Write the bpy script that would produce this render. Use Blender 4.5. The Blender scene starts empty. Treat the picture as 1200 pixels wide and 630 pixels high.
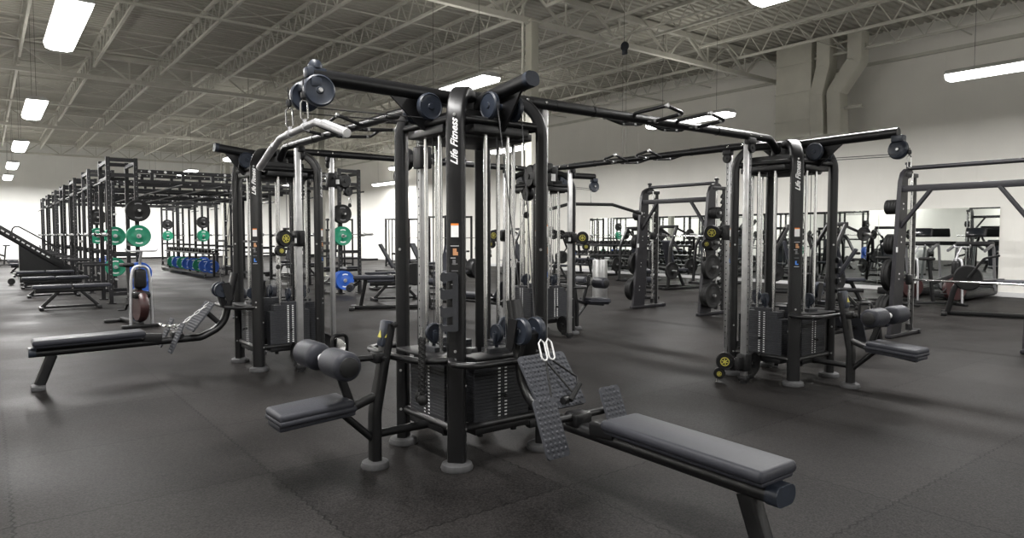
import bpy, bmesh, math, random
from mathutils import Vector, Matrix
PI = math.pi
random.seed(7)
scene = bpy.context.scene
col = bpy.data.collections.new('gym'); scene.collection.children.link(col)
V = Vector

# ------------------------------------------------------------------ materials
def srgb(c): return tuple((x/12.92 if x <= .04045 else ((x+.055)/1.055)**2.4) for x in c)
def mat(name, rgb, rough=.5, metal=0., noise=0., scale=30., bump=0., bscale=200., spec=.5, emit=None, coat=0.):
    m = bpy.data.materials.new(name); m.use_nodes = True
    nt = m.node_tree; b = nt.nodes['Principled BSDF']
    c = (*rgb, 1)
    b.inputs['Base Color'].default_value = c
    b.inputs['Roughness'].default_value = rough
    b.inputs['Metallic'].default_value = metal
    b.inputs['Specular IOR Level'].default_value = spec
    if coat: b.inputs['Coat Weight'].default_value = coat; b.inputs['Coat Roughness'].default_value = .15
    tc = nt.nodes.new('ShaderNodeTexCoord')
    if noise:
        n = nt.nodes.new('ShaderNodeTexNoise'); n.inputs['Scale'].default_value = scale; n.inputs['Detail'].default_value = 4
        nt.links.new(tc.outputs['Object'], n.inputs['Vector'])
        r = nt.nodes.new('ShaderNodeValToRGB')
        r.color_ramp.elements[0].position = .3; r.color_ramp.elements[1].position = .7
        r.color_ramp.elements[0].color = (*[x*(1-noise) for x in rgb], 1)
        r.color_ramp.elements[1].color = (*[min(1, x*(1+noise)) for x in rgb], 1)
        nt.links.new(n.outputs['Fac'], r.inputs['Fac']); nt.links.new(r.outputs['Color'], b.inputs['Base Color'])
    if bump:
        n2 = nt.nodes.new('ShaderNodeTexNoise'); n2.inputs['Scale'].default_value = bscale
        nt.links.new(tc.outputs['Object'], n2.inputs['Vector'])
        bp = nt.nodes.new('ShaderNodeBump'); bp.inputs['Strength'].default_value = bump; bp.inputs['Distance'].default_value = .002
        nt.links.new(n2.outputs['Fac'], bp.inputs['Height']); nt.links.new(bp.outputs['Normal'], b.inputs['Normal'])
    if emit:
        b.inputs['Emission Color'].default_value = (*emit[0], 1); b.inputs['Emission Strength'].default_value = emit[1]
    return m
M = dict(
 black=mat('black_powder_coat', (.006, .006, .0065), .36, noise=.15, scale=60, bump=.12, bscale=500, spec=.33),
 frame=mat('charcoal_powder_coat', (.014, .0135, .016), .42, spec=.3, noise=.1, scale=40, bump=.15, bscale=500),
 rackpaint=mat('rack_paint', (.009, .009, .010), .45, spec=.3, noise=.15, scale=20),
 pulley=mat('pulley_plastic', (.014, .018, .027), .42, spec=.35, noise=.15, scale=30),
 blackplastic=mat('black_plastic', (.006, .006, .0065), .45, spec=.3, noise=.1),
 rubber=mat('black_rubber', (.007, .007, .007), .6, spec=.25, noise=.25, scale=50),
 foot=mat('grey_rubber_foot', (.05, .05, .052), .65, noise=.15, scale=40),
 vinyl=mat('dark_grey_vinyl', (.022, .023, .029), .5, spec=.22, noise=.1, scale=90, bump=.25, bscale=600),
 footplate=mat('grey_foot_plate_rubber', (.045, .047, .054), .6, spec=.2, noise=.12, scale=60),
 stack=mat('weight_stack_paint', (.024, .025, .028), .5, spec=.25, noise=.15, scale=50),
 chrome=mat('chrome', (.7, .7, .7), .18, 1., noise=.05),
 steel=mat('brushed_silver_column', (.42, .42, .42), .38, .85, noise=.1, scale=15),
 satin=mat('satin_grey_handle', (.4, .4, .41), .42, .6, noise=.1),
 hole=mat('punched_hole', (.006, .006, .006), .8),
 white=mat('white_marking', (.75, .75, .75), .5, noise=.03),
 offwhite=mat('white_plastic', (.6, .6, .6), .35, noise=.03),
 yellow=mat('yellow_marking', (.4, .36, .06), .5, noise=.05),
 orange=mat('orange_marking', (.75, .22, .03), .5, noise=.05),
 blue=mat('blue_marking', (.06, .22, .7), .5, noise=.05),
 skin=mat('tan_print', (.5, .25, .12), .5, noise=.2),
 red=mat('red_marking', (.4, .02, .03), .5, noise=.1),
 cable=mat('steel_cable', (.05, .05, .052), .4, .5, noise=.1),
 green=mat('green_bumper_rubber', (.0, .16, .085), .5, noise=.08, scale=20),
 bluerubber=mat('blue_bumper_rubber', (.012, .07, .33), .5, noise=.08, scale=20),
 maroon=mat('maroon_plastic', (.03, .01, .01), .4, noise=.3, scale=20),
 greypl=mat('grey_plastic', (.13, .13, .135), .45, noise=.1),
 wood=mat('tan_board', (.4, .3, .18), .6, noise=.15, scale=8),
 joist=mat('painted_steel_joist', (.5, .49, .44), .6, noise=.08, scale=3),
 duct=mat('painted_duct', (.5, .49, .43), .5, noise=.08, scale=2),
 screen=mat('dark_screen', (.01, .012, .015), .15),
 lens=mat('light_lens', (.9, .9, .9), .5, emit=((1, .985, .96), 9.)),
 lightbody=mat('light_housing', (.5, .5, .49), .5, noise=.03),
)

# ------------------------------------------------------------------ mesh kit
def fillet(pts, R, n=6):
    pts = [V(p) for p in pts]; out = [pts[0]]
    for i in range(1, len(pts)-1):
        p = pts[i]; a = (pts[i-1]-p); b = (pts[i+1]-p)
        r = R[i-1] if isinstance(R, (list, tuple)) else R
        la, lb = a.length, b.length; a.normalize(); b.normalize()
        th = a.angle(b)
        if th > PI-.02 or r <= 0: out.append(p); continue
        t = min(r/math.tan(th/2), la*.49 if i > 1 else la*.98, lb*.49 if i < len(pts)-2 else lb*.98)
        rr = t*math.tan(th/2)
        c = p+(a+b).normalized()*(rr/math.sin(th/2))
        s = p+a*t; e = p+b*t
        u = (s-c); w = (e-c); ang = u.angle(w); ax = u.cross(w).normalized()
        for k in range(n+1): out.append(c+Matrix.Rotation(ang*k/n, 3, ax) @ u)
    out.append(pts[-1]); return out
def rrect(w, h, r, n=3):
    P = []
    for cx, cy, a0 in ((w/2-r, h/2-r, 0), (-w/2+r, h/2-r, 90), (-w/2+r, -h/2+r, 180), (w/2-r, -h/2+r, 270)):
        for k in range(n+1):
            a = math.radians(a0+90*k/n); P.append((cx+r*math.cos(a), cy+r*math.sin(a)))
    return P
def circ(r, n=12): return [(r*math.cos(2*PI*k/n), r*math.sin(2*PI*k/n)) for k in range(n)]
class MB:
    def __init__(s): s.b = bmesh.new(); s.mi = 0; s.mats = []
    def use(s, m):
        if m not in s.mats: s.mats.append(m)
        s.mi = s.mats.index(m); return s
    def _f(s, vs):
        try: f = s.b.faces.new(vs); f.material_index = s.mi; return f
        except ValueError: return None
    def box(s, c, d, rot=None, bev=0, seg=2):
        r = bmesh.ops.create_cube(s.b, size=1); vs = r['verts']
        for v in vs: v.co = V((v.co.x*d[0], v.co.y*d[1], v.co.z*d[2]))
        fs = set(f for v in vs for f in v.link_faces)
        if bev:
            es = list(set(e for v in vs for e in v.link_edges))
            rr = bmesh.ops.bevel(s.b, geom=es, offset=min(bev, min(d)*.49), segments=seg, profile=.5, affect='EDGES')
            vs = list(set(v for f in rr['faces'] for v in f.verts) | set(v for v in vs if v.is_valid))
            fs = set(f for v in vs for f in v.link_faces)
        R = rot if rot is not None else Matrix.Identity(3); c = V(c)
        for v in vs: v.co = R @ v.co+c
        for f in fs: f.material_index = s.mi
        return s
    def sweep(s, pts, prof, up=(0, 0, 1), closed=False, caps=True):
        pts = [V(p) for p in pts]; n = len(pts); rings = []; up = V(up); prev = None
        for i, p in enumerate(pts):
            if closed: t = (pts[(i+1) % n]-pts[i-1]).normalized()
            else:
                t = (pts[min(i+1, n-1)]-pts[max(i-1, 0)]).normalized()
            if prev is None:
                x = up-t*up.dot(t)
                if x.length < 1e-4: x = V((1, 0, 0))-t*t.x
                if x.length < 1e-4: x = V((0, 1, 0))-t*t.y
                x.normalize()
            else:
                x = prev-t*prev.dot(t); x.normalize()
            prev = x; y = t.cross(x)
            rings.append([s.b.verts.new(p+y*a+x*b) for a, b in prof])
        m = len(prof)
        for i in range(n if closed else n-1):
            A, B = rings[i], rings[(i+1) % n]
            for k in range(m): s._f((A[k], A[(k+1) % m], B[(k+1) % m], B[k]))
        if caps and not closed: s._f(rings[0][::-1]); s._f(rings[-1])
        return s
    def tube(s, pts, r, n=12, **k): return s.sweep(pts, circ(r, n), **k)
    def cyl(s, a, b, r, n=16): return s.sweep([a, b], circ(r, n))
    def lathe(s, c, axis, prof, n=24):
        c = V(c); a = V(axis).normalized(); x = a.orthogonal().normalized(); y = a.cross(x); R = []
        for r, z in prof:
            if r < 1e-5: R.append([s.b.verts.new(c+a*z)])
            else: R.append([s.b.verts.new(c+a*z+x*r*math.cos(2*PI*k/n)+y*r*math.sin(2*PI*k/n)) for k in range(n)])
        for A, B in zip(R, R[1:]):
            for k in range(n):
                k2 = (k+1) % n
                if len(A) == 1 and len(B) == 1: continue
                if len(A) == 1: s._f((A[0], B[k], B[k2]))
                elif len(B) == 1: s._f((A[k], B[0], A[k2]))
                else: s._f((A[k], B[k], B[k2], A[k2]))
        return s
    def prism(s, poly, o, xa, ya, th):
        o = V(o); xa = V(xa); ya = V(ya); nrm = xa.cross(ya).normalized()
        A = [s.b.verts.new(o+xa*p[0]+ya*p[1]-nrm*th/2) for p in poly]
        B = [s.b.verts.new(o+xa*p[0]+ya*p[1]+nrm*th/2) for p in poly]
        s._f(A[::-1]); s._f(B); n = len(poly)
        for k in range(n): s._f((A[k], A[(k+1) % n], B[(k+1) % n], B[k]))
        return s
    def build(s, name, m=None, parent=None, smooth=True, loc=None):
        bmesh.ops.recalc_face_normals(s.b, faces=s.b.faces)
        me = bpy.data.meshes.new(name); s.b.to_mesh(me); s.b.free()
        if s.mats:
            for k in s.mats: me.materials.append(M[k])
        else: me.materials.append(M[m])
        if smooth:
            me.shade_smooth(); me.set_sharp_from_angle(angle=math.radians(38))
        o = bpy.data.objects.new(name, me); col.objects.link(o); o.parent = parent
        if loc: o.location = loc
        return o
def thing(name, loc, rz, label, cat, group=None):
    o = bpy.data.objects.new(name, None); o.empty_display_size = .1; col.objects.link(o)
    o.location = loc; o.rotation_euler = (0, 0, rz); o['label'] = label; o['category'] = cat
    if group: o['group'] = group
    return o
def tag(o, label, cat, group=None):
    o['label'] = label; o['category'] = cat
    if group: o['group'] = group
    return o
def struct(o, label=None):
    o['kind'] = 'structure'
    return o
def copy_tree(o, parent=None):
    c = o.copy(); col.objects.link(c); c.parent = parent
    for ch in list(o.children): copy_tree(ch, c)
    return c
def place(o, loc, rz, label, group=None):
    o.location = loc; o.rotation_euler = (0, 0, rz); o['label'] = label
    if group: o['group'] = group
    return o
def text(body, size, m, parent, loc, rot, shear=0., ext=.0006, name='lettering'):
    cu = bpy.data.curves.new(name, 'FONT'); cu.body = body; cu.size = size; cu.extrude = ext; cu.shear = shear
    cu.align_x = 'CENTER'; cu.align_y = 'CENTER'; cu.materials.append(M[m])
    o = bpy.data.objects.new(name, cu); col.objects.link(o); o.parent = parent; o.location = loc
    cu.offset = .0012; cu.resolution_u = 3
    bpy.context.view_layer.update()
    me = bpy.data.meshes.new_from_object(o.evaluated_get(bpy.context.evaluated_depsgraph_get()))
    bpy.data.objects.remove(o)
    o = bpy.data.objects.new(name, me); col.objects.link(o); o.parent = parent; o.location = loc
    o.rotation_euler = rot
    return o

# ------------------------------------------------------------------ camera
YAW = .6578; PITCH = .0491
cam = bpy.data.cameras.new('camera'); cam.sensor_width = 36; cam.lens = 798.3/1200*36; cam.clip_start = .05
co = bpy.data.objects.new('camera', cam); scene.collection.objects.link(co)
co.location = (0, 0, 1.3907); co.rotation_euler = (PI/2-PITCH, 0, -YAW); scene.camera = co
cam.dof.use_dof = False

# ------------------------------------------------------------------ room
XW, YF, XL, YB = 18.3, 45.9, -6., -7.
ZB, ZD = 5.8, 6.55      # girder bottom chord, deck
def floor_mat():
    m = bpy.data.materials.new('rubber_mat_floor'); m.use_nodes = True; nt = m.node_tree; b = nt.nodes['Principled BSDF']
    N = lambda t: nt.nodes.new(t); L = nt.links.new
    tc = N('ShaderNodeTexCoord')
    mp = N('ShaderNodeMapping'); mp.inputs['Location'].default_value = (-1.235/1.22, -5.27/1.22, 0); mp.inputs['Scale'].default_value = (1/1.22, 1/1.22, 1)
    L(tc.outputs['Object'], mp.inputs['Vector'])
    sep = N('ShaderNodeSeparateXYZ'); L(mp.outputs['Vector'], sep.inputs['Vector'])
    def math_(op, a, bb=None):
        n = N('ShaderNodeMath'); n.operation = op
        for i, v in enumerate((a, bb)):
            if v is None: continue
            if isinstance(v, (int, float)): n.inputs[i].default_value = v
            else: L(v, n.inputs[i])
        return n.outputs[0]
    fx = math_('FLOOR', sep.outputs['X']); fy = math_('FLOOR', sep.outputs['Y'])
    cb = N('ShaderNodeCombineXYZ'); L(fx, cb.inputs['X']); L(fy, cb.inputs['Y'])
    wn = N('ShaderNodeTexWhiteNoise'); wn.noise_dimensions = '2D'; L(cb.outputs['Vector'], wn.inputs['Vector'])
    # interlocking teeth wobble the seam
    wob = math_('MULTIPLY', math_('SINE', math_('MULTIPLY', sep.outputs['Y'], 2*PI*16)), .006)
    wob2 = math_('MULTIPLY', math_('SINE', math_('MULTIPLY', sep.outputs['X'], 2*PI*16)), .006)
    def seam(c, w):
        fr = math_('FRACT', math_('ADD', c, w)); d = math_('MINIMUM', fr, math_('SUBTRACT', 1., fr))
        return math_('LESS_THAN', d, .0045)
    sm = math_('MAXIMUM', seam(sep.outputs['X'], wob), seam(sep.outputs['Y'], wob2))
    nz = N('ShaderNodeTexNoise'); nz.inputs['Scale'].default_value = 110; nz.inputs['Detail'].default_value = 2; L(tc.outputs['Object'], nz.inputs['Vector'])
    big = N('ShaderNodeTexNoise'); big.inputs['Scale'].default_value = .9; big.inputs['Detail'].default_value = 5; L(tc.outputs['Object'], big.inputs['Vector'])
    v = math_('ADD', .72, math_('MULTIPLY', wn.outputs['Value'], .3))
    v = math_('ADD', v, math_('MULTIPLY', math_('SUBTRACT', big.outputs['Fac'], .5), 2.1))
    v = math_('ADD', v, math_('MULTIPLY', math_('SUBTRACT', nz.outputs['Fac'], .5), 2.2))
    v = math_('MULTIPLY', v, math_('SUBTRACT', 1., math_('MULTIPLY', sm, .55)))
    mx = N('ShaderNodeMix'); mx.data_type = 'RGBA'; mx.blend_type = 'MULTIPLY'; mx.inputs[0].default_value = 1
    mx.inputs[6].default_value = (.0215, .0200, .0194, 1)
    cc = N('ShaderNodeCombineColor'); L(v, cc.inputs[0]); L(v, cc.inputs[1]); L(v, cc.inputs[2]); L(cc.outputs[0], mx.inputs[7])
    L(mx.outputs[2], b.inputs['Base Color'])
    rg = math_('ADD', .30, math_('MULTIPLY', big.outputs['Fac'], .45)); L(rg, b.inputs['Roughness'])
    bp = N('ShaderNodeBump'); bp.inputs['Strength'].default_value = .3; bp.inputs['Distance'].default_value = .002
    L(math_('SUBTRACT', nz.outputs['Fac'], math_('MULTIPLY', sm, 1.5)), bp.inputs['Height']); L(bp.outputs['Normal'], b.inputs['Normal'])
    b.inputs['Specular IOR Level'].default_value = .038
    return m
M['floor'] = floor_mat()
def wall_mat(name, rgb, block):
    m = mat(name, rgb, .7, noise=.03, scale=1.2); nt = m.node_tree; b = nt.nodes['Principled BSDF']
    if block:
        tc = nt.nodes.new('ShaderNodeTexCoord'); br = nt.nodes.new('ShaderNodeTexWave')
        br.wave_type = 'BANDS'; br.bands_direction = 'DIAGONAL' if 0 else block; br.inputs['Scale'].default_value = .42
        cr = nt.nodes.new('ShaderNodeValToRGB'); cr.color_ramp.elements[0].position = 0; cr.color_ramp.elements[1].position = .02
        nt.links.new(tc.outputs['Object'], br.inputs['Vector']); nt.links.new(br.outputs['Fac'], cr.inputs['Fac'])
        bp = nt.nodes.new('ShaderNodeBump'); bp.inputs['Strength'].default_value = .25; bp.inputs['Distance'].default_value = .01
        nt.links.new(cr.outputs['Color'], bp.inputs['Height']); nt.links.new(bp.outputs['Normal'], b.inputs['Normal'])
    return m
M['wall'] = wall_mat('cream_painted_wall', (.76, .745, .70), 'Y')
M['wall2'] = wall_mat('cream_painted_wall_end', (.84, .84, .81), 'X')
M['deck'] = mat('painted_roof_deck', (.38, .37, .325), .7, noise=.06, scale=1)
def box_obj(name, m, lo, hi, bev=0):
    lo, hi = V(lo), V(hi); c = (lo+hi)/2
    o = MB().box((0, 0, 0), hi-lo, bev=bev).build(name, m, loc=c); return o
struct(box_obj('floor', 'floor', (XL, YB, -.1), (XW, YF, 0)))
struct(box_obj('wall_right', 'wall', (XW, YB, 0), (XW+.2, YF, ZD+.1)))
struct(box_obj('wall_far', 'wall2', (XL, YF, 0), (XW+.2, YF+.2, ZD+.1)))
struct(box_obj('wall_left', 'wall', (XL-.2, YB, 0), (XL, YF, ZD+.1)))
struct(box_obj('wall_back', 'wall2', (XL, YB-.2, 0), (XW, YB, ZD+.1)))
d = MB(); y = YB; prof = []
while y < YF:
    prof += [(y, 0), (y+.09, 0), (y+.11, .045), (y+.17, .045)]; y += .19
prof.append((YF, 0)); A = [d.b.verts.new((XL, p, ZD+z)) for p, z in prof]; B = [d.b.verts.new((XW, p, ZD+z)) for p, z in prof]
for i in range(len(prof)-1): d._f((A[i], A[i+1], B[i+1], B[i]))
C1 = d.b.verts.new((XL, YB, ZD+.12)); C2 = d.b.verts.new((XW, YB, ZD+.12)); C3 = d.b.verts.new((XW, YF, ZD+.12)); C4 = d.b.verts.new((XL, YF, ZD+.12)); d._f((C1, C2, C3, C4))
struct(d.build('ceiling', 'deck', smooth=False))
GY = [-1.2, 11.1, 22.4, 33.7, 44.9]
JX = [.84+1.655*n for n in range(-3, 11)]
def ang(s, a, b, w, t=.006, up=(0, 0, 1)): s.sweep([a, b], [(-w/2, -w/2), (w/2, -w/2), (w/2, w/2), (-w/2, w/2)], up=up)
for gy in GY:                       # girders across the room
    s = MB()
    for z, w in ((ZD-.13, .13), (ZB, .11)): ang(s, (XL+.05, gy, z), (XW-.02, gy, z), w)
    x = XL+.3; k = 0
    while x < XW-1.0:
        ang(s, (x, gy, ZD-.13), (x+.85, gy, ZB), .05); ang(s, (x+.85, gy, ZB), (x+1.655, gy, ZD-.13), .045)
        ang(s, (x+.85, gy, ZB), (x+.85, gy, ZD-.13), .035)
        x += 1.655
    struct(s.build('trim_1', 'joist', smooth=False)).name = 'ceiling_girder'
for jx in JX:                       # bar joists along the room
    s = MB(); zt, zb = ZD-.035, ZD-.53
    ang(s, (jx, YB+.05, zt), (jx, YF-.05, zt), .07)
    for y0, y1 in zip([YB]+GY, GY+[YF]):
        if y1-y0 < 2: continue
        ang(s, (jx, y0+.45, zb), (jx, y1-.45, zb), .055)
        n = max(2, round((y1-y0-.9)/.62)); st = (y1-y0-.9)/n
        for k in range(n):
            a = y0+.45+k*st
            ang(s, (jx, a, zb), (jx, a+st/2, zt), .022); ang(s, (jx, a+st/2, zt), (jx, a+st, zb), .022)
        ang(s, (jx, y0+.45, zb), (jx, y0+.02, zt), .03); ang(s, (jx, y1-.45, zb), (jx, y1-.02, zt), .03)
    struct(s.build('trim_2', 'joist', smooth=False)).name = 'ceiling_joist'
for y0, y1 in zip([YB]+GY, GY+[YF]):    # bridging rods
    if y1-y0 < 3: continue
    for f in (.2, .4, .6, .8):
        s = MB(); yy = y0+(y1-y0)*f
        for z in (ZD-.07, ZD-.51): ang(s, (XL+.05, yy, z), (XW-.05, yy, z), .022)
        if f in (.4, .8):
            for a, b in zip(JX, JX[1:]): ang(s, (a, yy, ZD-.07), (b, yy, ZD-.51), .02); ang(s, (a, yy, ZD-.51), (b, yy, ZD-.07), .02)
        struct(s.build('trim_3', 'joist', smooth=False)).name = 'ceiling_bridging'
# pipe runs (sprinkler lines)
for (a, b, r) in (((XL+.1, 15.2, 5.9), (XW-.1, 15.2, 5.9), .03), ((11.2, YB+.1, 5.75), (11.2, YF-.1, 5.75), .025), ((XL+.1, 28.4, 5.9), (XW-.1, 28.4, 5.9), .03)):
    struct(MB().cyl(a, b, r, 8).build('trim_4', 'joist')).name = 'ceiling_pipe'
for gy in GY[1:4]:
    s = MB().box((0, 0, (ZB+.05)/2), (.2, .2, ZB+.05), bev=.01); s.box((0, 0, .012), (.34, .34, .024)); s.box((0, 0, ZB), (.3, .3, .03))
    struct(s.build('column', 'duct', loc=(9.1, gy, 0)))
    struct(MB().cyl((8.86, gy, 0), (8.86, gy, ZD-.1), .03, 10).build('trim_5', 'joist')).name = 'column_downpipe'
struct(box_obj('wall_ledge', 'joist', (XW-.07, YB, ZB-.03), (XW, YF, ZB+.05)))
# mirror on the right wall, white kick strip below
M['mirror'] = mat('mirror_glass', (.78, .82, .8), .015, 1.)
mr = thing('wall_mirror', (XW-.02, 12.15, 1.08), 0, 'long frameless mirror band fixed along the cream side wall', 'mirror')
for k in range(5):
    MB().box((0, -6.65+2.66*(k+.5), 0), (.012, 2.652, 1.92)).build('mirror_panel', 'mirror', mr, smooth=False)
MB().box((-.002, 0, -.975), (.02, 13.3, .02)).build('mirror_rail', 'chrome', mr)
struct(box_obj('baseboard_right', 'offwhite', (XW-.03, YB, 0), (XW, YF, .11)))
struct(box_obj('baseboard_far', 'rubber', (XL, YF-.02, 0), (XW, YF, .1)))
# ducts on the right wall
dt = thing('air_duct', (XW-.6, 10.0, 4.0), 0, 'large cream painted sheet metal duct boxed against the side wall under the roof', 'duct')
s = MB().box((.05, 0, 1.25), (1.05, 1.0, 2.5), bev=.01)
for z in (.45, 1.2, 1.95): s.box((.05, 0, z), (1.09, 1.04, .03))
s.build('duct_trunk', 'duct', dt)
def duct_run(y0, ys, top):
    s = MB(); s.sweep(fillet([(-.3, y0, 0), (-.3, y0+.05, 1.05), (-.3, ys, 1.75), (-.3, ys, top)], .12, 4), rrect(.36, .42, .03, 2), up=(1, 0, 0))
    s.build('duct_branch', 'duct', dt)
duct_run(-.70, -.82, 2.45); duct_run(-1.16, -1.62, 2.45)
MB().box((-.3, -1.1, .62), (.06, 1.3, .06)).build('duct_hanger', 'joist', dt)
MB().cyl((-.3, -.9, 2.3), (-.3, -1.8, 2.3), .025, 8).build('duct_hanger', 'joist', dt)
# hanging ceiling hook (blue tag)
hk = thing('cable_hanger', (10.6, 9.9, 5.3), 0, 'small dark blue hook block hanging on wires from the roof girder', 'hook')
s = MB(); s.lathe((0, 0, 0), (1, 0, 0), [(0, -.03), (.09, -.03), (.1, 0), (.09, .03), (0, .03)], 16); s.box((0, 0, -.1), (.05, .12, .14), bev=.01); s.build('hook_block', 'pulley', hk)
MB().cyl((0, .02, .08), (0, .02, ZD-5.35), .004, 6).cyl((0, -.05, -.1), (0, -.05, -2.3), .003, 6).cyl((0, .05, -.1), (0, .05, -2.3), .003, 6).build('wire', 'cable', hk)

# ------------------------------------------------------------------ lights
LZ = 4.12
def fixture_proto():
    t = thing('strip_light', (0, 0, 0), 0, 'x', 'light')
    s = MB(); s.sweep([(0, -1.2, 0), (0, 1.2, 0)], [(-.19, .13), (-.12, .17), (.12, .17), (.19, .13), (.2, .09), (-.2, .09)]); s.build('housing', 'lightbody', t)
    s = MB(); s.sweep([(0, -1.19, 0), (0, 1.19, 0)], [(-.19, .088), (.19, .088), (.17, .02), (.1, -.005), (-.1, -.005), (-.17, .02)]); s.build('lens', 'lens', t)
    for y in (-.8, .8):
        MB().cyl((0, y, .17), (0, y, ZD-LZ), .004, 6).build('hanging_wire', 'cable', t)
    return t
fp = fixture_proto()
spots = [(.95, 11.0, 'strip light hung over the near end of the left aisle, biggest and top left'), (.95, 18.6, 'second strip light down the left aisle, under the biggest one'),
 (.95, 26.5, 'third strip light down the left aisle, small and above the rack tops'), (.95, 34.0, 'fourth strip light down the left aisle, a small bright bar'), (.95, 41.0, 'last and smallest strip light down the left aisle near the end wall'),
 (7.35, 3.55, 'strip light cut by the top edge of the photo right of the column'), (7.2, 11.1, 'strip light glowing behind the top of the central cable tower'),
 (7.2, 25.3, 'far strip light showing beside the top of the left cable tower'),
 (13.6, 3.75, 'strip light by the side wall at the right edge, hung by wires'), (13.6, 10.6, 'strip light seen just below the ladder grips of the right overhead beam'),
 (13.6, 17.4, 'strip light glimpsed through the central tower guide rods by the side wall'), (13.6, 24.6, 'strip light far down the side wall row left of the central tower'),
 (17.2, 33.5, 'faint slanted strip light furthest along the side wall')]
for i, (x, y, lb) in enumerate(spots):
    o = fp if i == 0 else copy_tree(fp)
    place(o, (x, y, LZ), 0, lb, 'hanging strip lights')
extra = [(7.2, 33, 'small strip light far back above the rig beams'), (13.6, 31.7, 'small strip light near the side wall behind the left cable tower'), (7.2, 40.8, 'small added strip light by the end wall behind the rig beams'), (13.6, 38.8, 'small added strip light by the far corner of the hall')]  # end-wall and far-corner fixtures added to brighten the end wall
for x, y, lb in extra: place(copy_tree(fp), (x, y, LZ), 0, lb, 'hanging strip lights')
outside = [(.95, 3.5), (-5.3, 3), (-5.3, 11), (-5.3, 18.6), (-5.3, 26), (-5.3, 34), (-5.3, 41.5), (.95, -4), (7.2, -4), (13.6, -4)]
for x, y in outside: place(copy_tree(fp), (x, y, LZ), 0, 'strip light hanging beyond the edges of the photo', 'strip lights outside the view')
lamps = [(x, y) for x, y, _ in spots+extra]+outside
for x, y in lamps:
    l = bpy.data.lights.new('strip_lamp', 'AREA'); l.shape = 'RECTANGLE'; l.size = .3; l.size_y = 2.3; l.energy = 340*(2.5 if y > 38 else .75 if (x, y) == (.95, 3.5) else 1)
    l.color = (1, .985, .965)
    o = bpy.data.objects.new('strip_lamp', l); scene.collection.objects.link(o); o.location = (x, y, LZ-.02)
    u = bpy.data.lights.new('ceiling_fill', 'AREA'); u.shape = 'RECTANGLE'; u.size = .3; u.size_y = 2.3; u.energy = 25; u.color = (1, .96, .88)  # upward fill added over each opaque housing to brighten the ceiling
    o = bpy.data.objects.new('ceiling_fill', u); scene.collection.objects.link(o); o.location = (x, y, LZ+.19); o.rotation_euler = (PI, 0, 0)
w = bpy.data.worlds.new('world'); scene.world = w; w.use_nodes = True; w.node_tree.nodes['Background'].inputs[0].default_value = (0, 0, 0, 1)
scene.view_settings.view_transform = 'Standard'; scene.view_settings.look = 'None'; scene.view_settings.exposure = 0; scene.view_settings.gamma = 1
scene.cycles.max_bounces = 6; scene.cycles.use_denoising = True; scene.cycles.diffuse_bounces = 4
# ------------------------------------------------------------------ cable towers
FX, FY, DD = 2.518, 3.70, 3.72
HP = .328
def disc(s, c, ax, r, th, hub=True, n=24):
    s.lathe(c, ax, [(0, -th/2), (r*.9, -th/2), (r, -th*.3), (r, th*.3), (r*.9, th/2), (r*.82, th/2-.004), (r*.3, th/2-.004), (r*.26, th/2+.004), (0, th/2+.004)], n)
def disc2(s, c, ax, r, th, n=24):     # pulley dished on both faces
    s.lathe(c, ax, [(0, -th/2-.003), (r*.2, -th/2-.003), (r*.25, -th/2+.004), (r*.84, -th/2+.004), (r*.9, -th/2), (r, -th*.3), (r, th*.3), (r*.9, th/2), (r*.84, th/2-.004), (r*.25, th/2-.004), (r*.2, th/2+.003), (0, th/2+.003)], n)
def rotz(a): return Matrix.Rotation(a, 3, 'Z')
def weight_stack(parent, ang_):
    # built for side A (outward = -x), then turned about the tower axis
    R = rotz(ang_)
    def q(p): return R @ V(p)
    e = bpy.data.objects.new('weight_stack', None); col.objects.link(e); e.parent = parent; e.rotation_euler = (0, 0, ang_)
    s = MB()
    x0 = -.285
    for k in range(17):
        z = .255+k*.021
        s.box((x0, 0, z), (.11, .42, .0203), bev=.002, seg=1)
    for k in range(3):
        s.box((x0, 0, .255+17*.021+k*.021), (.105, .33, .0203), bev=.002, seg=1)
    s.box((x0, 0, .245+20*.021+.012), (.09, .17, .035), bev=.005)
    s.build('weight_plates', 'stack', e, smooth=False)
    s = MB()
    for k in range(20):
        z = .255+k*.021
        for yy in (-.028, .022): s.box((x0-.0565, yy, z), (.002, .017, .008))
    s.build('number_labels', 'white', e, smooth=False)['label'] = 'white weight numbers'
    for yy in (-.085, .085):
        MB().cyl((x0, yy, .2), (x0, yy, 2.04), .0135, 12).build('guide_rod', 'chrome', e)
    s = MB().cyl((x0, 0, .68), (x0, 0, 2.1), .0035, 6); s.build('cable', 'cable', e)
    s = MB(); s.cyl((x0, 0, .66), (x0, 0, .74), .012, 8)
    disc2(s, (x0, 0, .78), (0, 1, 0), .06, .03, 20); s.box((x0, 0, .745), (.03, .045, .07), bev=.004); s.build('stack_pulley', 'pulley', e)
    s = MB().box((x0, 0, .205), (.13, .42, .05), bev=.008).cyl((x0, -.13, .15), (x0, -.13, .24), .02, 10).cyl((x0, .13, .15), (x0, .13, .24), .02, 10)
    s.build('stack_cradle', 'black', e)
    MB().box((x0, 0, 2.03), (.12, .42, .05), bev=.008).build('rod_bracket', 'black', e)
    s = MB().box((x0-.02, .0, .33), (.004, .004, .004))
    s.cyl((x0-.055, 0, .34+.021*3), (x0-.085, 0, .34+.021*3), .006, 8); s.lathe((x0-.085, 0, .403), (-1, 0, 0), [(0, 0), (.013, 0), (.015, .01), (.01, .022), (0, .024)], 12)
    s.build('selector_pin', 'black', e)
    return e
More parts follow.
